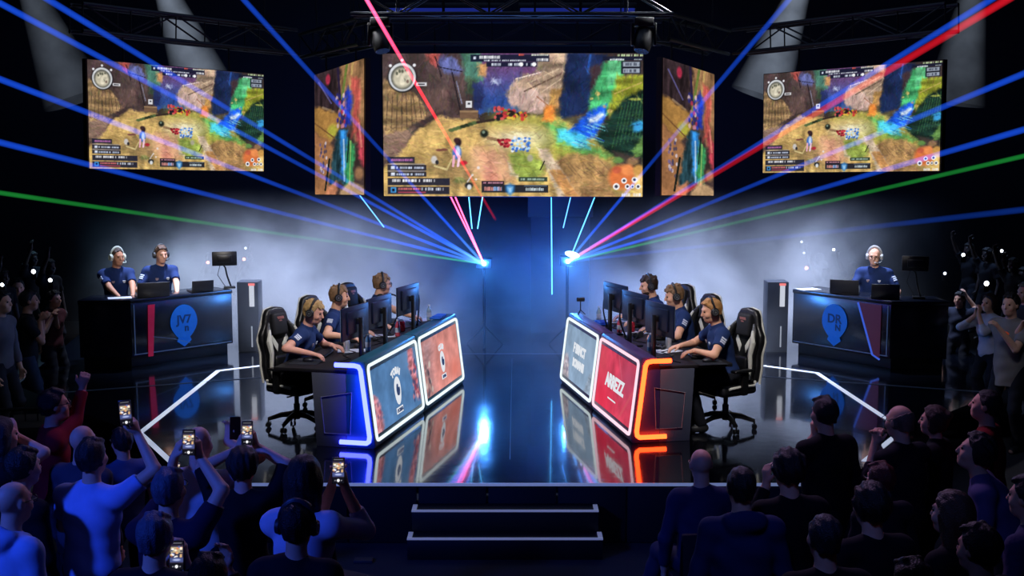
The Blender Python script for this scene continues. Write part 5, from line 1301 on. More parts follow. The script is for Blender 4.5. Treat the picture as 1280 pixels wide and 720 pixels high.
# ================================================================ laser projectors and beams
def beam_material(name, core, edge, strength):
    m = bpy.data.materials.new(name); m.use_nodes = True; nt = m.node_tree; nt.nodes.clear(); N = nt.nodes.new; L = nt.links.new
    o = N('ShaderNodeOutputMaterial'); add = N('ShaderNodeAddShader'); e = N('ShaderNodeEmission'); tr = N('ShaderNodeBsdfTransparent')
    lw = N('ShaderNodeLayerWeight'); lw.inputs['Blend'].default_value = .5
    inv = N('ShaderNodeMath'); inv.operation = 'SUBTRACT'; inv.inputs[0].default_value = 1; L(lw.outputs['Facing'], inv.inputs[1])
    pw = N('ShaderNodeMath'); pw.operation = 'POWER'; pw.inputs[1].default_value = 1.6; L(inv.outputs[0], pw.inputs[0])
    # brighter near the projector (object Z runs from 0 at the source): the beam thins out in the haze
    tc = N('ShaderNodeTexCoord'); sx = N('ShaderNodeSeparateXYZ'); L(tc.outputs['Object'], sx.inputs[0])
    mr = N('ShaderNodeMapRange'); mr.inputs['From Min'].default_value = 0; mr.interpolation_type = 'SMOOTHERSTEP'; mr.inputs['From Max'].default_value = 7; mr.inputs['To Min'].default_value = 2.8; mr.inputs['To Max'].default_value = .50; L(sx.outputs['Z'], mr.inputs['Value'])
    nz = N('ShaderNodeTexNoise'); nz.inputs['Scale'].default_value = 1.1; nz.inputs['Detail'].default_value = 3; L(tc.outputs['Object'], nz.inputs['Vector'])
    r2 = N('ShaderNodeMapRange'); r2.inputs['From Min'].default_value = .3; r2.inputs['From Max'].default_value = .7; r2.inputs['To Min'].default_value = .75; r2.inputs['To Max'].default_value = 1.15; L(nz.outputs['Fac'], r2.inputs['Value'])
    m1 = N('ShaderNodeMath'); m1.operation = 'MULTIPLY'; L(mr.outputs[0], m1.inputs[0]); L(r2.outputs[0], m1.inputs[1])
    m2 = N('ShaderNodeMath'); m2.operation = 'MULTIPLY'; L(m1.outputs[0], m2.inputs[0]); L(pw.outputs[0], m2.inputs[1])
    m3 = N('ShaderNodeMath'); m3.operation = 'MULTIPLY'; m3.inputs[1].default_value = strength; L(m2.outputs[0], m3.inputs[0]); L(m3.outputs[0], e.inputs['Strength'])
    rp = N('ShaderNodeMapRange'); rp.inputs['From Min'].default_value = 0; rp.inputs['From Max'].default_value = 2.2; L(sx.outputs['Z'], rp.inputs['Value'])
    mx = N('ShaderNodeMix'); mx.data_type = 'RGBA'; mx.inputs['A'].default_value = (*core, 1); mx.inputs['B'].default_value = (*edge, 1); L(rp.outputs[0], mx.inputs['Factor']); L(mx.outputs['Result'], e.inputs['Color'])
    L(e.outputs[0], add.inputs[0]); L(tr.outputs[0], add.inputs[1]); L(add.outputs[0], o.inputs['Surface']); m.cycles.emission_sampling = 'NONE'
    return m
BM = {'blue': beam_material('laser_blue', (.16, .50, 1.0), (.012, .10, .95), 1.5), 'dim': beam_material('laser_blue_dim', (.10, .34, .8), (.008, .06, .5), .8), 'red': beam_material('laser_red', (1.0, .10, .28), (.95, .012, .03), 1.5),
      'green': beam_material('laser_green', (.10, .85, .50), (.02, .42, .06), 1.1), 'cyan': beam_material('laser_cyan', (.12, .55, 1.0), (.05, .30, .9), .8)}
def beam(label, A, B_, color, r=.011, ext=1.0, group=None):
    A, B_ = Vector(A), Vector(B_); B_ = A + (B_ - A) * ext; d = B_ - A; L = d.length; d.normalize()
    n = 16; vs = []
    for z in (0, L):
        for k in range(n): vs.append((r * math.cos(2 * PI * k / n), r * math.sin(2 * PI * k / n), z))
    b = MB(); b._add(vs, [(k, (k + 1) % n, n + (k + 1) % n, n + k) for k in range(n)]); me = b.mesh('laser_beam'); me.materials.append(BM[color])
    o = bpy.data.objects.new('laser_beam', me); link(o); o.matrix_world = frame_matrix(A, d.orthogonal(), d.cross(d.orthogonal()), d)
    tag(o, label, 'laser beam', group); return o
YL = 17.8
SL, SR = at(605, 330, YL), at(710, 327, YL)
def projector(loc, label, face, extra=False):
    floor_z = SZ
    t = thing('laser_projector', label, 'laser projector', (loc[0], loc[1], SZ), 0, 'laser projectors at the back of the stage'); h_ = loc[2] - SZ
    b = MB(); b.box((face * .0, .16, h_ + .0), (.22, .24, .14), bev=.012); b.build('housing', m_plastic, t)
    b = MB(); b.cyl((0, .04, h_), (0, .025, h_), .035, n=16); b.build('aperture', glow('laser_aperture', (.55, .85, 1.0), 3.5), t)
    if extra:
        b = MB(); b.ell((.06, .03, h_ + .10), (.11, .03, .045), Euler((0, R(14), 0)), 14, 8); b.build('flare_glow', glow('laser_flare', (.6, .85, 1.0), 3.0), t)  # glowing ellipsoid standing in for the flare beside the aperture
    b = MB(); b.cyl((0, .16, .02), (0, .16, h_ - .06), .022, n=10); b.build('pole', m_rail, t)
    for k in range(3):
        a = 2 * PI * k / 3 + .5; b = MB(); b.cyl((0, .16, .3), (.3 * math.cos(a), .16 + .3 * math.sin(a), .01), .013, n=8); b.build('leg', m_rail, t)
projector(SL, 'left laser projector on a stand, source of the beams fanning up to the left', -1); projector(SR, 'right laser projector on a stand, with a bright white flare beside it', 1, True)
YE = 7.2
GL, GR = 'beams of the left laser', 'beams of the right laser'
for lab, px, py, c, Y in (('steepest blue laser beam on the left, crossing the left narrow screen', 305, 0, 'blue', 8.5), ('upper blue laser beam crossing the large left screen from its top edge', 61, 0, 'blue', YE), ('second blue laser beam across the top of the large left screen, just below the upper one', 0, 4, 'blue', YE),
                      ('blue laser beam crossing the lower half of the large left screen', 0, 99, 'blue', YE), ('blue laser beam passing just under the large left screen', 0, 178, 'blue', YE), ('green laser beam on the left, the lowest of the left fan', 0, 241, 'green', YE)):
    beam(lab, SL, at(px, py, Y), c, .021 if c != 'green' else .016, 1.12, GL)
for lab, px, py, c, Y in (('steepest blue laser beam on the right, crossing the right narrow screen', 986, 0, 'blue', 8.5), ('blue laser beam crossing the large right screen just above the red beam', 1238, 0, 'blue', YE), ('long red laser beam crossing the large right screen', 1258, 0, 'red', YE),
                      ('blue laser beam crossing the lower part of the large right screen', 1280, 92, 'blue', YE), ('blue laser beam passing the lower right corner of the large right screen', 1280, 162, 'blue', YE), ('green laser beam on the right, passing under the large right screen', 1280, 195, 'green', YE), ('faint blue laser beam, the lowest of the right fan', 1280, 262, 'dim', YE)):
    beam(lab, SR, at(px, py, Y), c, .026 if c == 'red' else .021 if c != 'green' else .016, 1.12, GR)
for lab, a, b_, c in (('crimson laser beam rising from the left laser behind the centre screen, left one of the pair', (605, 330), (553, 225), 'red'), ('crimson laser beam rising from the left laser behind the centre screen, right one of the pair', (605, 330), (560, 225), 'red'),
                      ('short cyan beam under the centre screen leaning left', (590, 286), (585, 235), 'cyan'), ('short cyan beam under the centre screen leaning right', (597, 286), (605, 235), 'cyan'),
                      ('blue laser beam rising steeply from the right laser behind the centre screen', (711, 327), (748, 235), 'cyan'), ('thin vertical blue beam under the centre screen, left of the right laser', (690, 368), (689, 235), 'cyan'), ('short blue beam leaning right under the centre screen', (704, 285), (716, 235), 'dim'),
                      ('short blue beam below the left narrow screen', (480, 284), (445, 238), 'dim')):
    beam(lab, at(*a, 17.8), at(*b_, 17.9), c, .009 if c != 'red' else .012)
beam('red laser beam slanting down across the centre screen from the top edge', at(455, -6, 10.5), at(619, 274, 16.6), 'red', .019)
# ================================================================ players
navy = cloth('navy_jersey', '#1c2f5c', scale=14); m_patch = mat('jersey_patch', '#c7cfe0', rough=.7); m_patch2 = mat('jersey_print', '#8f7f86', rough=.7)
jeans = cloth('dark_trousers', '#14161f'); blackT = cloth('black', '#0c0c12')
def jersey_marks(inf, side, three=True, front=0.0):
    Mw = inf['Mw']; body = inf['body']; el = inf['arms'][side][0]; sh = inf['sh'][side]; ax = inf['AX']; rt, fw, sp = ax
    out = rt * (1 if side == 'R' else -1); d = unit(el - sh); oo = out + fw * front; o_ = unit(oo - d * (oo @ d)); w_ = np.cross(d, o_)
    for k, f in enumerate((.28, .38, .47)[:3 if three else 2]):
        p = sh + (el - sh) * f + o_ * .062
        b = MB(); b.box((0, 0, 0), (.060, .017, .012), bev=.003); b.xf(frame_matrix(p, w_, d, o_)); b.build('sleeve_patch', m_patch, body)
    P = inf['P']
    for q, f, m in ((-1, .37, m_patch), (1, .37, m_patch2)):
        p = P + sp * f + fw * .132 + rt * q * .075
        b = MB(); b.prism([(-.022, .016), (.022, .016), (.018, -.008), (0, -.022), (-.018, -.008)], -.004, .004, 'z', .001); b.xf(frame_matrix(p, rt, sp, fw)); b.build('chest_logo', m, body)
def player(D, u, v, label, tone, hair, lean, headp, extra, handuv, side, glasses=False, seat=.49, twist=0.0, hl=None, scale=1.0, stub=None):
    loc = D.w(u, v, 0); rz = D.head(extra)
    hands = {'R': D.w(handuv[0][0], handuv[0][1], TOP + handuv[0][2]), 'L': D.w(handuv[1][0], handuv[1][1], TOP + handuv[1][2])}
    f = Vector((-math.sin(D.head()), math.cos(D.head()), 0))
    hd = {'R': f + Vector((0, 0, -.15)), 'L': f + Vector((0, 0, -.15))}
    inf = person(label, loc, rz, 'sit', seat, lean, head=headp, hands=hands, handdir=hd, palm={'R': (0, 0, -1), 'L': (0, 0, -1)}, curl=.7, poles={'R': (.9, -.2, -.35), 'L': (-.9, -.2, -.35)},
                 tone=tone, hair=hair, shirt=('jersey', navy), sleeve=.60, trousers=jeans, glasses=glasses, h=.008, twist=twist, scale=scale, collar=True, feet={'R': (.15, .36, .09), 'L': (-.15, .30, .09)}, stubble=stub)
    jersey_marks(inf, side); headset(inf, hl, mic=False)
    return inf
BL = ('fringe', 'blond', '#a8895a'); BR = ('fringe', 'lightbrown', '#7d5f42')
player(LD, LU[0], 1.13, 'seated person in navy jersey at the left desk, nearest, blond, typing with both hands', 'rosy', BL, .30, (R(-8), R(16), 0), R(8), ((.34, .80, .085), (.86, .78, .085)), 'R', hl='black over-ear headset on the nearest player of the left desk')
player(LD, LU[1], 1.13, 'seated person in navy jersey at the left desk, middle one, brown hair, head up', 'fair', BR, .16, (R(8), R(4), 0), R(12), ((1.40, .78, .085), (1.85, .78, .085)), 'R', hl='black over-ear headset on the middle player of the left desk')
player(LD, LU[2], 1.10, 'seated person with glasses in navy jersey at the far end of the left desk', 'fair', BR, .24, (R(10), R(4), 0), R(18), ((2.42, .78, .085), (2.95, .50, .085)), 'R', glasses=True, hl='black over-ear headset on the farthest player of the left desk')
player(RD, RU[0], 1.16, 'seated person in navy jersey at the right desk, nearest, ginger blond hair', 'fair', ('short', 'ginger', '#b07f4c'), .22, (R(6), R(12), 0), R(-6), ((.62, .72, .085), (.30, .76, .085)), 'L', hl='black over-ear headset on the nearest player of the right desk')
player(RD, RU[1], 1.14, 'seated person in navy jersey at the right desk, middle one, light brown fringe, head lowered', 'fair', BR, .20, (R(2), R(12), 0), R(-6), ((1.85, .76, .085), (1.48, .76, .085)), 'L', hl='black over-ear headset on the middle player of the right desk')
player(RD, RU[2], 1.12, 'seated person with short beard in navy jersey at the far end of the right desk', 'fair', ('fringe', 'darkbrown', '#33241a'), .20, (R(4), R(8), 0), R(-6), ((2.85, .74, .085), (2.42, .76, .085)), 'L', hl='black over-ear headset on the farthest player of the right desk', stub=True)

# ================================================================ casters on stools behind their desks
def caster(px, Y, hy, label, tone, hair, hands, headp, hl, col, ring, lean=.16, glasses=False, stout=0.0, rz=None, cup=1.0, sc=1.0):
    top = at(px, hy, Y)                                    # head centre
    rz = math.atan2(top.x * .55, 1) + PI if rz is None else rz
    seat = .62; f = Vector((-math.sin(rz), math.cos(rz), 0))
    loc = Vector((top.x, top.y, SZ)) - f * (math.sin(lean) * .6 + .03)
    inf = person(label, loc, rz, 'sit', seat, lean, head=headp, hands=hands, palm={'R': (0, 0, -1), 'L': (0, 0, -1)}, curl=.8, tone=tone, hair=hair, shirt=('polo_shirt', navy), sleeve=.72, trousers=jeans, collar=True, h=.009, glasses=glasses, stout=stout, feet={'R': (.15, .10, .10), 'L': (-.15, .06, .10)}, poles={'R': (.55, -.3, -.6), 'L': (-.55, -.3, -.6)}, scale=sc)
    jersey_marks(inf, 'R' if px < 640 else 'L', front=.9)
    headset(inf, hl, col, ring, True, cup=cup); stool(Vector((loc.x, loc.y, SZ)), 'black bar stool under the ' + label.split(',')[0].replace('person ', 'caster '))
    return inf
caster(146, 17.0, 330, 'person with white headset and navy polo, left of the two at the left desk', 'tan', ('crop', 'crop_brown', '#3c2a1e'), {'R': at(150, 373, 16.58), 'L': at(167, 374, 16.60)}, (R(14), R(4), 0), 'white over-ear headset with boom mic on the leftmost caster', '#c8d2c4', '#aab2a6', rz=R(-148), cup=1.15)
caster(201, 17.35, 330, 'person with brown hair and navy polo, right of the two at the left desk', 'fair', ('short', 'brown', '#4a2f1c'), {'R': at(186, 365, 17.0), 'L': at(222, 370, 17.0)}, (R(8), R(4), 0), 'dark over-ear headset with boom mic on the brown-haired caster', '#26282c', '#8a8e94', rz=R(-150))
caster(1093, 17.1, 331, 'person with bald head and navy polo, alone at the right desk', 'fair', ('balding', 'grey', '#8a8078'), {'R': at(1068, 371, 16.85), 'L': at(1119, 376, 16.75)}, (R(-2), R(6), 0), 'silver over-ear headset with boom mic on the bald caster', '#aeb2b6', '#d8dade', rz=R(160), glasses=True, stout=.03)

# ================================================================ audience
def phone(p, n, up, label, lit=True, s=1.0, bright=None, group='phones filming the show'):
    t = bpy.data.objects.new('phone', None); link(t); t.empty_display_size = .05
    n, up = Vector(n).normalized(), Vector(up).normalized(); x = up.cross(n).normalized(); up = n.cross(x)
    t.matrix_world = frame_matrix(p, x, up, n) @ Matrix.Scale(s, 4); tag(t, label, 'phone', group)
    b = MB(); b.box((0, 0, 0), (.074, .152, .009), bev=.004); b.build('case', m_plastic, t)
    if lit:
        me = PHONE_PIC.copy() if False else PHONE_PIC
        o = bpy.data.objects.new('lit_screen', me); link(o, t)
    else:
        b = MB(); b.box((0, 0, .0048), (.068, .146, .001)); b.build('dark_screen', mat('phone_dark', '#0a0a0c', rough=.15), t)
    b = MB()
    for q in (0, 1): b.cyl((.018, .055 - q * .026, -.0045), (.018, .055 - q * .026, -.0065), .008, n=10)
    b.build('camera_lens', m_plastic2, t)
    return t
def paint_phone():
    w, h = 26, 52; c = Canvas(w, h, 0, 0, 68, 146); rr = random.Random(9)
    c.poly([(-9, -9), (90, -9), (90, 160), (-9, 160)], (16, 16, 26), None, warp=0); c.rect(0, 20, 68, 112, (52, 46, 66)); c.rect(4, 30, 64, 60, (176, 160, 130))
    for i in range(26): c.blob(rr.uniform(6, 62), rr.uniform(28, 84), 7, 5, rr.choice([(250, 238, 220), (236, 190, 130), (96, 110, 180), (40, 44, 80), (222, 120, 80), (246, 246, 250)]), .9)
    c.rect(0, 84, 68, 108, (70, 80, 130)); c.blob(34, 96, 22, 6, (190, 200, 240), .8); c.blob(34, 130, 8, 8, (235, 235, 240), 1, .2); c.rect(8, 8, 60, 13, (150, 150, 160), .6); c.blob(16, 130, 4, 4, (140, 140, 150)); c.blob(52, 130, 4, 4, (140, 140, 150))
    return c.img
PHONE_PIC = grid_mesh('lit_screen', (-.034, .073, .0056), (.034, .073, .0056), (.034, -.073, .0056), (-.034, -.073, .0056), paint_phone()); PHONE_PIC.materials.append(painted('phone_picture', 1.15))

def face_rz(p, tx=0.0, ty=15.0): return math.atan2(-(tx - p.x), ty - p.y)
def spectator(px, py, label, pose='stand', scale=1.0, rz=None, lean=.05, seat=.47, **kw):
    Hc = ((.93 if pose == 'stand' else seat / scale + .10) + .585 * math.cos(lean) + .105) * scale
    hp = on_z(px, py, Hc); rz = face_rz(hp) if rz is None else rz
    f = Vector((-math.sin(rz), math.cos(rz), 0))
    loc = Vector((hp.x, hp.y, 0)) - f * (math.sin(lean) * .585 + .035) * scale
    kw.setdefault('h', .010); kw.setdefault('trousers', jeans)
    hands = kw.pop('hands_px', None)
    if hands: kw['hands'] = {k: at(v[0], v[1], hp.y + v[2]) for k, v in hands.items()}
    inf = person(label, loc, rz, pose, seat, lean, scale=scale, **kw); inf['hp'] = hp; inf['rz'] = rz
    return inf
def hold_phone(px, py, Y, label, lit=True, tilt=0.0, s=1.0):
    p = at(px, py, Y); n = (Vector((0, 0, ZC)) - p).normalized(); n = (n * .35 + Vector((0, -1, .12))).normalized()
    return phone(p, n, Vector((math.sin(tilt), .1, math.cos(tilt))), label, lit, s)
AUD = 'audience in front of the stage'
UP = {'R': (0, .1, 1), 'L': (0, .1, 1)}; PF = {'R': (0, 1, 0), 'L': (0, 1, 0)}
hD = ('short', 'dark', '#15110f'); hG = ('short', 'greyblue', '#4a4e5c')
# ---- left crowd
spectator(70, 507, 'person in red sweatshirt and glasses at the left, raising the right arm', rz=R(-62), hair=hD, glasses=True, tone='fair', shirt=('sweatshirt', cloth('red_sweat', '#8c1420')), sleeve=1.92, hands_px={'R': (103, 484, .25), 'L': None} if False else {'R': (103, 486, .2)}, curl={'R': 1.3, 'L': .9}, handdir={'R': (.2, .1, 1)}, head=(0, R(-4), 0), h=.010)
spectator(3, 545, 'person at the far left edge with a bare raised arm', rz=R(-45), hair=('long', 'dark', '#15110f'), female=True, shirt=('top', blackT), sleeve=.35, hands_px={'R': (20, 545, .15)}, handdir={'R': (-.4, .1, .9)}, poles={'R': (1, .2, -.5)}, h=.011)
spectator(30, 584, 'dark-haired person in black at the left edge, behind the bald person in blue light', rz=R(-35), hair=hD, shirt=('shirt', blackT), sleeve=1.9, tone='fair', h=.011)
spectator(18, 628, 'bald person in light blue hooded top at the lower left corner', rz=R(-32), scale=1.0, hair=None, glasses=True, tone='fair', shirt=('hooded_top', cloth('paleblue_hood', '#8fa6cc')), sleeve=1.9, hood=True, h=.009, stout=.02)
A5 = spectator(117, 572, 'person in pale blue T-shirt, from behind, holding a phone high in the right hand', rz=R(-14), hair=hD, shirt=('t_shirt', cloth('paleblue_tee', '#9aaede')), sleeve=.62, hands_px={'R': (173, 545, .10), 'L': (120, 640, .35)}, poles={'R': (1, -.1, -.5)}, handdir={'R': (-.35, .1, .95)}, palm={'R': (-.9, .3, 0)}, curl={'R': .8, 'L': .9}, head=(0, R(-6), 0), hem=-.24, h=.009, stout=.02)
hold_phone(157, 516, A5['hp'].y + .03, 'phone held highest at the left, showing the stage', tilt=R(-6), s=1.05)
spectator(104, 552, 'bald person half hidden behind the person in the pale blue T-shirt', rz=R(-20), hair=None, shirt=('shirt', cloth('grey_shirt', '#3a3a46')), sleeve=1.9, h=.012, scale=.96)
spectator(152, 553, 'person seen past the raised arm of the person in the pale blue T-shirt, dark hair', rz=R(40), hair=hD, shirt=('shirt', cloth('grey_blue_shirt', '#4a5878')), sleeve=.6, h=.011, scale=.85, glasses=True)
A8 = spectator(249, 555, 'person with shaved head and white T-shirt, from behind, left of the two phones', rz=R(-12), hair=None, tone='fair', shirt=('t_shirt', cloth('white_tee', '#c4c2cc')), sleeve=.6, hands_px={'R': (284, 552, .10)}, handdir={'R': (.2, .1, 1)}, poles={'R': (1, -.2, -.4)}, palm={'R': (-.5, -.8, 0)}, h=.010)
A9 = spectator(213, 612, 'person with grey hair and glasses in dark top, both arms up holding a phone', rz=R(-14), hair=hG, glasses=True, shirt=('top', cloth('dark_purple', '#241a2e')), sleeve=.7, hands_px={'R': (250, 572, .14), 'L': (217, 574, .16)}, poles={'R': (1, -.2, -.3), 'L': (-.3, .3, -1)}, handdir={'R': (-.25, .1, 1), 'L': (.35, .1, .9)}, palm={'R': (-.8, .4, 0), 'L': (.8, .4, 0)}, h=.009, head=(0, R(-4), 0))
hold_phone(236, 553, A9['hp'].y + .09, 'lit phone held up by the grey-haired person with glasses')
ph_ = hold_phone(221, 585, A9['hp'].y + .55, 'phone showing an orange picture just above the grey-haired head', tilt=R(8), s=.55)
A10 = spectator(305, 583, 'person with tousled dark hair in black, from behind, filming with a lit phone', scale=.96, rz=R(-4), hair=('curly', 'dark', '#15110f'), shirt=('sweater', blackT), sleeve=.95, hands_px={'R': (320, 558, .16), 'L': (297, 562, .18)}, poles={'R': (1, -.1, -.2), 'L': (-1, -.1, -.2)}, handdir={'R': (-.3, .1, 1), 'L': (.3, .1, 1)}, palm={'R': (-.9, .3, 0), 'L': (.9, .3, 0)}, h=.009, head=(0, R(-5), 0))
hold_phone(309, 541, A10['hp'].y + .09, 'lit phone held up above the person with tousled dark hair')
hold_phone(294, 535, A8['hp'].y + .06, 'dark phone with its back to the camera, beside the lit phone over the tousled head', lit=False)
A11 = spectator(381, 598, 'person with long dark hair and pale sheer blouse, filming with a phone', 'stand', 1.05, rz=R(-12), female=True, hair=('long', 'dark', '#15110f'), shirt=('blouse', cloth('sheer_white', '#b9b4c8')), sleeve=1.5, hands_px={'R': (432, 612, .14), 'L': (414, 610, .16)}, poles={'R': (.35, -.1, -1), 'L': (-.3, .2, -1)}, handdir={'R': (-.2, .1, 1), 'L': (.2, .1, 1)}, palm={'R': (-.9, .3, 0), 'L': (.9, .3, 0)}, h=.009)
hold_phone(423, 588, A11['hp'].y + .09, 'lit phone held by the person with long dark hair')
A12 = spectator(372, 657, 'person with dark hair and headphones in black at the bottom, nearest of the left crowd', rz=R(-8), hair=('short', 'dark2', '#131015'), shirt=('sweater', cloth('black_sweater', '#121018')), sleeve=1.9, h=.009, stout=.02)
headset(A12, 'dark headphones with pale rim on the nearest person at the bottom left', '#1c1c28', '#8f90b8', False)
A13 = spectator(195, 672, 'person with blue-lit hair at the bottom left, holding a lit phone low', rz=R(-10), hair=hG, shirt=('jacket', blackT), sleeve=1.9, hands_px={'R': (232, 704, .18), 'L': (206, 706, .2)}, handdir={'R': (-.2, .1, 1), 'L': (.2, .1, 1)}, palm={'R': (-.9, .3, 0), 'L': (.9, .3, 0)}, h=.009)
hold_phone(221, 694, A13['hp'].y + .12, 'lit phone held low at the bottom left, in front of blue-lit hair')
A14 = spectator(262, 726, 'person cut off by the bottom edge, with a blue-lit raised hand', rz=R(-5), hair=hD, shirt=('top', blackT), sleeve=1.9, hands_px={'R': (283, 712, .25)}, handdir={'R': (0, .1, 1)}, palm={'R': (-.6, -.8, 0)}, curl={'R': 1.0, 'L': .8}, h=.010)
# ---- right crowd
B1 = spectator(876, 581, 'seated bald person with glasses and navy sweater, nearest the stage steps', 'sit', rz=R(6), seat=.47, hair=None, glasses=True, shirt=('sweater', cloth('navy_sweater', '#232a4c')), sleeve=1.9, trousers=cloth('denim', '#2a2e46'), feet={'R': (.12, .40, .09), 'L': (-.34, .42, .09)}, stout=.02, h=.009)
B2 = spectator(926, 609, 'person in navy hooded top, from behind, right of the seated bald person', rz=R(4), hair=('crop', 'dark', '#15110f'), shirt=('hooded_top', cloth('navy_hood', '#1f2c56')), sleeve=1.9, hood=True, h=.009, stout=.02)
B3 = spectator(985, 588, 'person with tousled dark hair and glasses, left hand raised to the face', rz=R(14), hair=('curly', 'dark', '#15110f'), glasses=True, shirt=('jacket', blackT), sleeve=1.9, hands_px={'L': (958, 606, .25)}, handdir={'L': (0, .1, 1)}, curl=1.0, h=.010)
B4 = spectator(1030, 517, 'standing person in black T-shirt at the right, hand at the mouth', rz=R(24), hair=hD, shirt=('t_shirt', blackT), sleeve=1.5, hands_px={'L': (1018, 545, .16)}, handdir={'L': (0, .1, 1)}, poles={'L': (-.6, .3, -.9)}, curl=1.4, h=.009, stout=.03)
B5 = spectator(1124, 527, 'standing bald person with glasses in black waistcoat, hands clasped in front', rz=R(32), hair=('balding', 'shaved', '#6a5648'), glasses=True, shirt=('waistcoat', cloth('waistcoat_black', '#11101a')), sleeve=1.5, hands_px={'L': (1093, 556, .18), 'R': (1097, 559, .20)}, handdir={'L': (.2, .1, 1), 'R': (0, .1, 1)}, curl=1.2, h=.009, stout=.03)
B6 = spectator(1166, 526, 'standing person with hair pinned up, right of the bald person with clasped hands', rz=R(58), scale=.92, female=True, hair=('bun', 'auburn', '#3a2118'), shirt=('top', blackT), sleeve=1.9, h=.010)
B7 = spectator(1229, 507, 'standing person in red shirt at the right, looking up to the left', rz=R(62), hair=('crop', 'dark', '#15110f'), shirt=('red_shirt', cloth('red_dark', '#6e1018')), sleeve=1.5, head=(0, R(-8), 0), h=.010)
B8 = spectator(1213, 566, 'person in lavender shirt bending forward at the right edge', rz=R(70), lean=.45, hair=('curly', 'dark', '#15110f'), shirt=('shirt', cloth('lavender_shirt', '#544e7a')), sleeve=1.9, h=.010, stout=.03, head=(0, R(-14), 0))
B9 = spectator(1100, 600, 'person with reddish hair and glasses behind the tousled dark head', rz=R(24), scale=.91, hair=('short', 'red', '#5a1c18'), glasses=True, shirt=('shirt', cloth('dark_shirt', '#1a1620')), sleeve=1.9, h=.011)
B10 = spectator(1088, 633, 'person with dark hair and a small earring, from behind, lower right', rz=R(16), hair=('curly', 'dark', '#15110f'), shirt=('jacket', cloth('black_jacket', '#0d0b14')), sleeve=1.9, h=.010, stout=.02)
B11 = spectator(1030, 672, 'person with short cropped hair at the bottom, right of the steps', rz=R(8), hair=('crop', 'dark3', '#1d1924'), shirt=('jacket', blackT), sleeve=1.9, h=.010)
B12 = spectator(1188, 642, 'person with long streaked blond hair in dark top, lower right', rz=R(40), female=True, hair=('long', 'streaky', '#4a3424'), shirt=('top', blackT), sleeve=1.9, h=.010)
B13 = spectator(1222, 686, 'person with dark hair in black at the bottom right', rz=R(35), hair=('short', 'dark', '#15110f'), shirt=('jacket', blackT), sleeve=1.9, h=.011)
B14 = spectator(1284, 622, 'person in purple knitted sweater at the right edge', rz=R(45), hair=hD, shirt=('sweater', cloth('purple_knit', '#3a3258', bump=.4)), sleeve=1.9, h=.011, stout=.03)
B15 = spectator(1140, 732, 'person at the bottom edge on the right, only the crown showing', rz=R(12), hair=hD, shirt=('jacket', blackT), sleeve=1.9, h=.012)
# B16 = spectator(1164, 590, 'dark-haired person between the bald man and the lavender shirt', rz=R(30), hair=('short', 'dark', '#15110f'), scale=.9, shirt=('top', blackT), sleeve=1.9, h=.012) if False else None

def audience_chair(p, rz, label):
    t = thing('audience_chair', label, 'chair', p, rz, 'audience chairs'); m = mat('seat_fabric', '#14141c', rough=.9)
    b = MB(); b.box((0, .02, .44), (.44, .44, .05), bev=.015); b.build('seat', m, t)
    b = MB(); b.box((0, -.22, .68), (.42, .035, .34), Euler((R(8), 0, 0)), bev=.014); b.build('backrest', m, t)
    for x in (-.2, .2):
        b = MB(); b.tube([(x, .2, 0.01), (x, .2, .42)], .012, 8); b.build('leg', m_rail, t)
        b = MB(); b.tube([(x, -.24, 0.01), (x, -.2, .44), (x, -.24, .8)], .012, 8); b.build('leg', m_rail, t)
for inf, lab in ((B1, 'dark chair under the bald person in the navy sweater'),):
    l = inf['body'].location; audience_chair(Vector((l.x, l.y, 0)), inf['rz'], lab)
p = on_z(455, 706, 0); audience_chair(Vector((on_z(437, 700, .3).x, 8.6, 0)), R(-30), 'empty dark chair right of the person with the pale sheer blouse')

# ---- people standing at the sides of the stage
C1 = spectator(37, 376, 'standing person in black T-shirt and jeans at the left, hands clasped before the chest', rz=R(-70), hair=hD, tone='tan', shirt=('t_shirt', blackT), sleeve=.7, trousers=cloth('blue_jeans', '#1e2a3c'), hands_px={'R': (50, 401, -.05), 'L': (53, 399, .1)}, handdir={'R': (.5, .1, .5), 'L': (.3, -.3, .6)}, poles={'R': (.5, -.3, -1), 'L': (-.5, -.3, -1)}, h=.009)
C2 = spectator(68, 374, 'dim person in reddish shirt standing behind the person in the black T-shirt', rz=R(-110), scale=.90, hair=hD, shirt=('shirt', cloth('dull_red', '#4c2428')), sleeve=.7, hands_px={'R': (66, 395, -.2), 'L': (70, 396, -.2)}, h=.011)
C3 = spectator(3, 378, 'person in light checked shirt at the far left edge, beside the person in black', rz=R(-100), scale=1.05, hair=hD, shirt=('shirt', cloth('checked_grey', '#5a5a60')), sleeve=1.8, h=.011)
C4 = spectator(22, 360, 'dim person behind the man in the black T-shirt, farther back', rz=R(-150), hair=hD, shirt=('shirt', cloth('grey_green', '#2c3634')), sleeve=.7, h=.012)
D1 = spectator(1236, 379, 'standing person in white top at the right, hands clasped at the chin', rz=R(120), female=True, scale=.93, hair=('bun', 'brown2', '#2a1c16'), shirt=('top', cloth('white_top', '#b4b6c0')), sleeve=1.5, hem=-.06, hands_px={'R': (1219, 394, .05), 'L': (1223, 393, -.1)}, handdir={'R': (.2, 0, 1), 'L': (.2, 0, 1)}, curl=1.3, h=.010)
D2 = spectator(1263, 381, 'standing person in grey T-shirt with an orange print, arms folded, right edge', rz=R(130), hair=hD, scale=1.05, shirt=('t_shirt', cloth('warm_grey', '#7d7874')), sleeve=.7, hands_px={'R': (1276, 409, -.16), 'L': (1251, 413, -.20)}, poles={'R': (.5, -.2, -1), 'L': (-.5, -.2, -1)}, hem=-.2, h=.010, stout=.02)
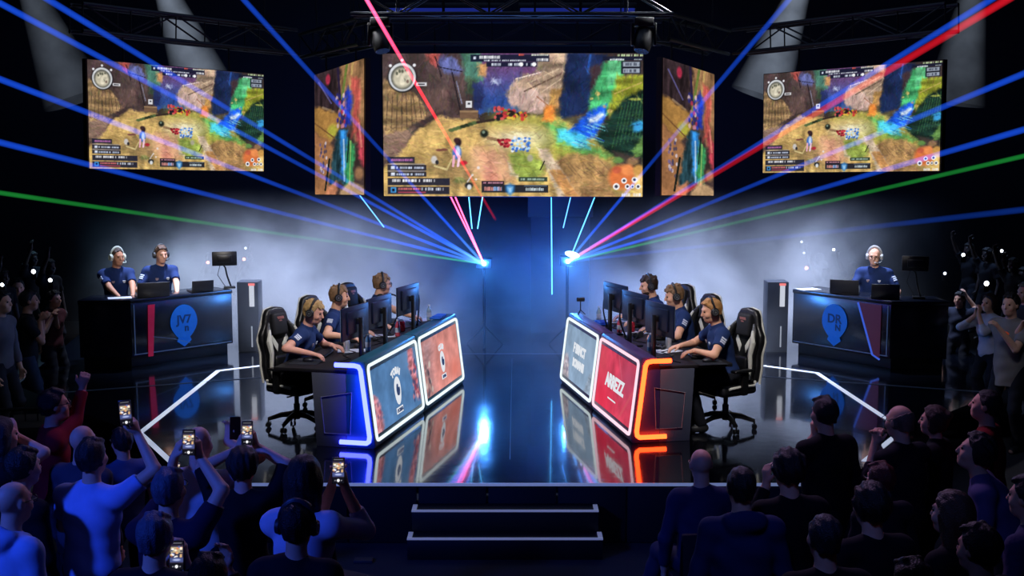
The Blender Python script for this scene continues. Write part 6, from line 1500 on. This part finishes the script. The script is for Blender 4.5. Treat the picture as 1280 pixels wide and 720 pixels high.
Md = D2['Mw']; b = MB(); b.ell((0, 0, 0), (.055, .012, .035), u=12, v=8); b.xf(frame_matrix(D2['P'] + D2['AX'][2] * .38 + D2['AX'][1] * .13, *D2['AX'])); b.build('orange_print', mat('print_orange', '#c8481c', rough=.7, emit='#c8481c', estr=.25), D2['body'])
D3 = spectator(1281, 366, 'person with pale hair at the right edge, behind the arms-folded person', rz=R(110), hair=('short', 'pale', '#7a6a58'), shirt=('shirt', cloth('grey_shirt', '#3a3a46')), sleeve=1.8, h=.012)
D4 = spectator(1199, 374, 'dim person left of the person in the white top, one arm raised', rz=R(140), scale=.82, hair=hD, shirt=('shirt', cloth('slate_shirt', '#2c3040')), sleeve=.6, hands_px={'L': (1208, 370, .15)}, handdir={'L': (-.4, 0, .9)}, h=.012)

# ---- far crowd with phone torches: one copied body, darkened in colour to look dim
def far_body():
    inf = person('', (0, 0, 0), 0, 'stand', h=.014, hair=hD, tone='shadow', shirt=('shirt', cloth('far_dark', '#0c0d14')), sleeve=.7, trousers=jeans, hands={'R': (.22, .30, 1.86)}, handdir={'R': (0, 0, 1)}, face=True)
    return inf['body']
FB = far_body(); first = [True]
TORCH = {'w': glow('torch_white', (.85, .93, 1.0), 9.0), 'r': glow('torch_red', (1.0, .35, .25), 5.0), 'd': glow('torch_dim', (.75, .85, 1.0), 3.5)}
def torch(px, py, Y, k, label, r=.022):
    p = at(px, py, Y); rz = math.atan2(p.x, p.y)      # facing the stage and the camera
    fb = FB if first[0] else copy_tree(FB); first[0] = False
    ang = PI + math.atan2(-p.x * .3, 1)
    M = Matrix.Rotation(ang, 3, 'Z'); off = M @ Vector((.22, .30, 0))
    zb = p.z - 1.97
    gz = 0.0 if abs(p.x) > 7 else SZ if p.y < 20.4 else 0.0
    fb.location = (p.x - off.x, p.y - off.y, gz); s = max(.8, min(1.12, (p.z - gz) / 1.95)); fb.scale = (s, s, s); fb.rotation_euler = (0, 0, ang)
    fb['label'] = 'dim far person holding up the ' + label; fb['group'] = 'far crowd with phone torches'
    t = bpy.data.objects.new('phone', None); link(t); t.matrix_world = frame_matrix(p, (1, 0, 0), (0, 0, 1), (0, -1, 0)); tag(t, label, 'phone', 'phone torches in the dark crowd')
    b = MB(); b.box((0, 0, -.006), (.076, .152, .009), bev=.003); b.build('case', m_plastic, t)
    b = MB(); b.ell((0, .04, 0), (r, r, .010), u=12, v=8); b.build('torch_lamp', TORCH[k], t)
for px, py, Y, k, lab, r in ((3, 360, 15.2, 'w', 'phone torch at the far left edge', .022), (42, 343, 17.5, 'w', 'brightest phone torch on the left', .030), (63, 354, 16.4, 'w', 'phone torch right of the brightest left one', .026),
                            (260, 331, 21.4, 'r', 'reddish phone torch left of the small arm monitor', .028), (305, 327, 20.9, 'r', 'reddish phone torch right of the small arm monitor', .026), (307, 313, 22.0, 'd', 'topmost phone torch right of the small arm monitor', .020), (313, 343, 23.1, 'd', 'white phone torch above the left light column', .020),
                            (1002, 305, 22.9, 'd', 'top torch of the three left of the bald caster', .020), (1005, 319, 21.9, 'd', 'middle torch of the three left of the bald caster', .018), (1008, 338, 20.9, 'r', 'reddish torch, lowest of three left of the bald caster', .030), (1042, 315, 21.4, 'w', 'white phone torch up left of the bald caster', .022),
                            (1204, 322, 18.5, 'w', 'greenish phone torch high on the right', .026), (1181, 345, 19.3, 'd', 'pinkish phone torch right of the right stand monitor', .024), (1252, 317, 18.5, 'w', 'phone torch at the upper right of the crowd', .022), (1233, 358, 17.0, 'w', 'brightest phone torch on the right', .034)):
    torch(px, py, Y, k, lab, r)
# ================================================================ haze: a real scattering volume low over the back of the stage
def haze_material():
    m = bpy.data.materials.new('stage_haze'); m.use_nodes = True; nt = m.node_tree; nt.nodes.clear(); N = nt.nodes.new; L = nt.links.new
    o = N('ShaderNodeOutputMaterial'); sc_ = N('ShaderNodeVolumeScatter'); sc_.inputs['Color'].default_value = (.86, .92, 1, 1); sc_.inputs['Anisotropy'].default_value = .1
    tc = N('ShaderNodeTexCoord'); sx = N('ShaderNodeSeparateXYZ'); L(tc.outputs['Object'], sx.inputs[0])
    nz = N('ShaderNodeTexNoise'); nz.inputs['Scale'].default_value = .75; nz.inputs['Detail'].default_value = 4; nz.inputs['Roughness'].default_value = .58; nz.inputs['Distortion'].default_value = .5; L(tc.outputs['Object'], nz.inputs['Vector'])
    r = N('ShaderNodeMapRange'); r.inputs['From Min'].default_value = .42; r.inputs['From Max'].default_value = .68; r.inputs['To Min'].default_value = .07; r.inputs['To Max'].default_value = 1.0; L(nz.outputs['Fac'], r.inputs['Value'])
    zf = N('ShaderNodeMapRange'); zf.interpolation_type = 'SMOOTHSTEP'; zf.inputs['From Min'].default_value = 2.25; zf.inputs['From Max'].default_value = .15; L(sx.outputs['Z'], zf.inputs['Value'])
    ax = N('ShaderNodeMath'); ax.operation = 'ABSOLUTE'; L(sx.outputs['X'], ax.inputs[0])
    xf = N('ShaderNodeMapRange'); xf.interpolation_type = 'SMOOTHSTEP'; xf.inputs['From Min'].default_value = 7.3; xf.inputs['From Max'].default_value = 4.6; L(ax.outputs[0], xf.inputs['Value'])
    yf = N('ShaderNodeMapRange'); yf.interpolation_type = 'SMOOTHSTEP'; yf.inputs['From Min'].default_value = -1.9; yf.inputs['From Max'].default_value = -.7; 
    ya = N('ShaderNodeMath'); ya.operation = 'MULTIPLY_ADD'; ya.inputs[1].default_value = -.53; ya.inputs[2].default_value = .75; L(ax.outputs[0], ya.inputs[0])
    yb = N('ShaderNodeMath'); yb.operation = 'ADD'; L(ya.outputs[0], yb.inputs[0]); L(sx.outputs['Y'], yb.inputs[1]); L(yb.outputs[0], yf.inputs['Value'])
    p = r.outputs[0]
    cf = N('ShaderNodeMapRange'); cf.interpolation_type = 'SMOOTHSTEP'; cf.inputs['From Min'].default_value = .2; cf.inputs['From Max'].default_value = 2.0; cf.inputs['To Min'].default_value = .32; L(ax.outputs[0], cf.inputs['Value'])
    for q in (zf, xf, yf, cf):
        mm = N('ShaderNodeMath'); mm.operation = 'MULTIPLY'; L(p, mm.inputs[0]); L(q.outputs[0], mm.inputs[1]); p = mm.outputs[0]
    mm = N('ShaderNodeMath'); mm.operation = 'MULTIPLY'; mm.inputs[1].default_value = .80; L(p, mm.inputs[0]); L(mm.outputs[0], sc_.inputs['Density'])
    L(sc_.outputs[0], o.inputs['Volume'])
    return m
b = MB(); b.prism([(0, -2.65), (7.4, 1.27), (7.4, 4.3), (-7.4, 4.3), (-7.4, 1.27)], 0, 2.3, 'z'); hz = b.build('haze', haze_material(), smooth=False); hz.location = (0, 17.6, SZ + .02)
tag(hz, 'pale smoke drifting low across the back of the stage behind the players', 'smoke', kind='stuff')

# ================================================================ lamps
def lamp(kind, name, loc, energy, col, aim=None, **kw):
    l = bpy.data.lights.new(name, kind); l.energy = energy; l.color = col
    for k, v in kw.items(): setattr(l, k, v)
    o = bpy.data.objects.new(name, l); COL.objects.link(o); o.location = loc
    if aim is not None:
        d = Vector(aim) - Vector(loc); o.rotation_euler = d.to_track_quat('-Z', 'Y').to_euler()
    return o
spot = lambda n, loc, aim, e, col, ang=40, bl=.6, r=.15: lamp('SPOT', n, loc, e, col, aim, spot_size=R(ang), spot_blend=bl, shadow_soft_size=r)
# key light on the two teams from above, plus added side fill
spot('key_left', (-1.2, 8.8, 6.6), (-2.1, 13.8, 1.4), 1250, (1, .93, .88), 34, .6, .25)
spot('key_right', (1.2, 8.8, 6.6), (2.0, 13.8, 1.4), 1250, (1, .93, .88), 34, .6, .25)
spot('side_left', (1.9, 14.6, 5.4), (-2.1, 13.8, 1.4), 1200, (.95, .95, 1), 34, .7, .2)  # fill added from the aisle side to brighten shaded faces
spot('side_right', (-1.9, 14.6, 5.4), (2.0, 13.8, 1.4), 1200, (.95, .95, 1), 34, .7, .2)  # matching fill added for the right team
spot('caster_left', (-2.4, 11.5, 4.2), (-4.6, 17.0, 1.95), 850, (1, .93, .86), 18, .7)
spot('caster_right', (2.4, 11.5, 4.2), (4.75, 17.0, 1.95), 950, (1, .93, .88), 13, .7)
# back light that carves the haze
spot('haze_left', (-3.9, 18.0, 7.7), (-3.6, 18.3, .6), 9500, (.62, .71, 1), 56, .9, .3)
spot('haze_right', (3.9, 18.0, 7.7), (3.6, 18.3, .6), 9500, (.62, .71, 1), 56, .9, .3)
spot('haze_mid', (0, 20.0, 6.5), (0, 17.8, .6), 420, (.08, .30, 1), 46, .9, .3)
# blue glow of the lasers
for p in (SL, SR): lamp('POINT', 'laser_glow', p + Vector((0, -.12, 0)), 100, (.05, .28, 1), shadow_soft_size=.05)
# unseen area lamps added to spill the strips' colour onto the end panels
for D, c, e in ((LD, (.015, .04, 1), 3.2), (RD, (1, .10, .01), .45)):
    lamp('AREA', 'strip_fill', D.w(-.10, .13, .45), e, c, D.w(0, .15, .43), shape='RECTANGLE', size=.08, size_y=.6)
# crowd: saturated blue from the left, purple edge light from the stage
spot('crowd_blue', (-6.4, 3.0, 5.4), (-2.8, 6.9, 1.2), 1700, (.03, .10, 1), 40, .8, .3)
spot('crowd_blue_low', (-1.5, 3.2, 3.8), (-2.2, 6.4, 1.0), 20, (.05, .10, 1), 50, .8, .3)
spot('crowd_purple_left', (-1.5, 11.5, 5.2), (-2.6, 7.6, 1.3), 190, (.62, .36, 1), 60, .8, .3)
spot('crowd_purple_right', (1.2, 11.5, 5.2), (2.8, 8.0, 1.3), 330, (.72, .42, .9), 60, .8, .3)
spot('crowd_blue_right', (.4, 4.2, 4.6), (1.7, 8.0, 1.0), 120, (.12, .22, 1), 50, .8, .3)
spot('side_people_left', (-3.8, 10.6, 4.5), (-5.9, 14.3, 1.2), 36, (.6, .75, 1), 30, .8, .3)
spot('side_people_right', (4.0, 10.6, 4.5), (5.9, 14.3, 1.2), 95, (.7, .78, 1), 30, .8, .3)
# cool wash over the stage floor
lamp('AREA', 'stage_wash', (0, 14.5, 7.2), 60, (.45, .6, 1), (0, 14.5, 0), shape='RECTANGLE', size=7, size_y=4)

spot('wall_blue', (0, 15.5, 2.2), (0, 24, 4.2), 700, (.02, .10, 1), 110, 1.0, .3)  # unseen spot added to tint the back wall like laser glow

spot('haze_far_left', (-6.2, 18.6, 6.0), (-6.0, 18.6, .6), 800, (.30, .62, .9), 55, .9, .3)
spot('haze_far_right', (6.2, 18.6, 6.0), (6.0, 18.6, .6), 1000, (.35, .55, 1), 55, .9, .3)
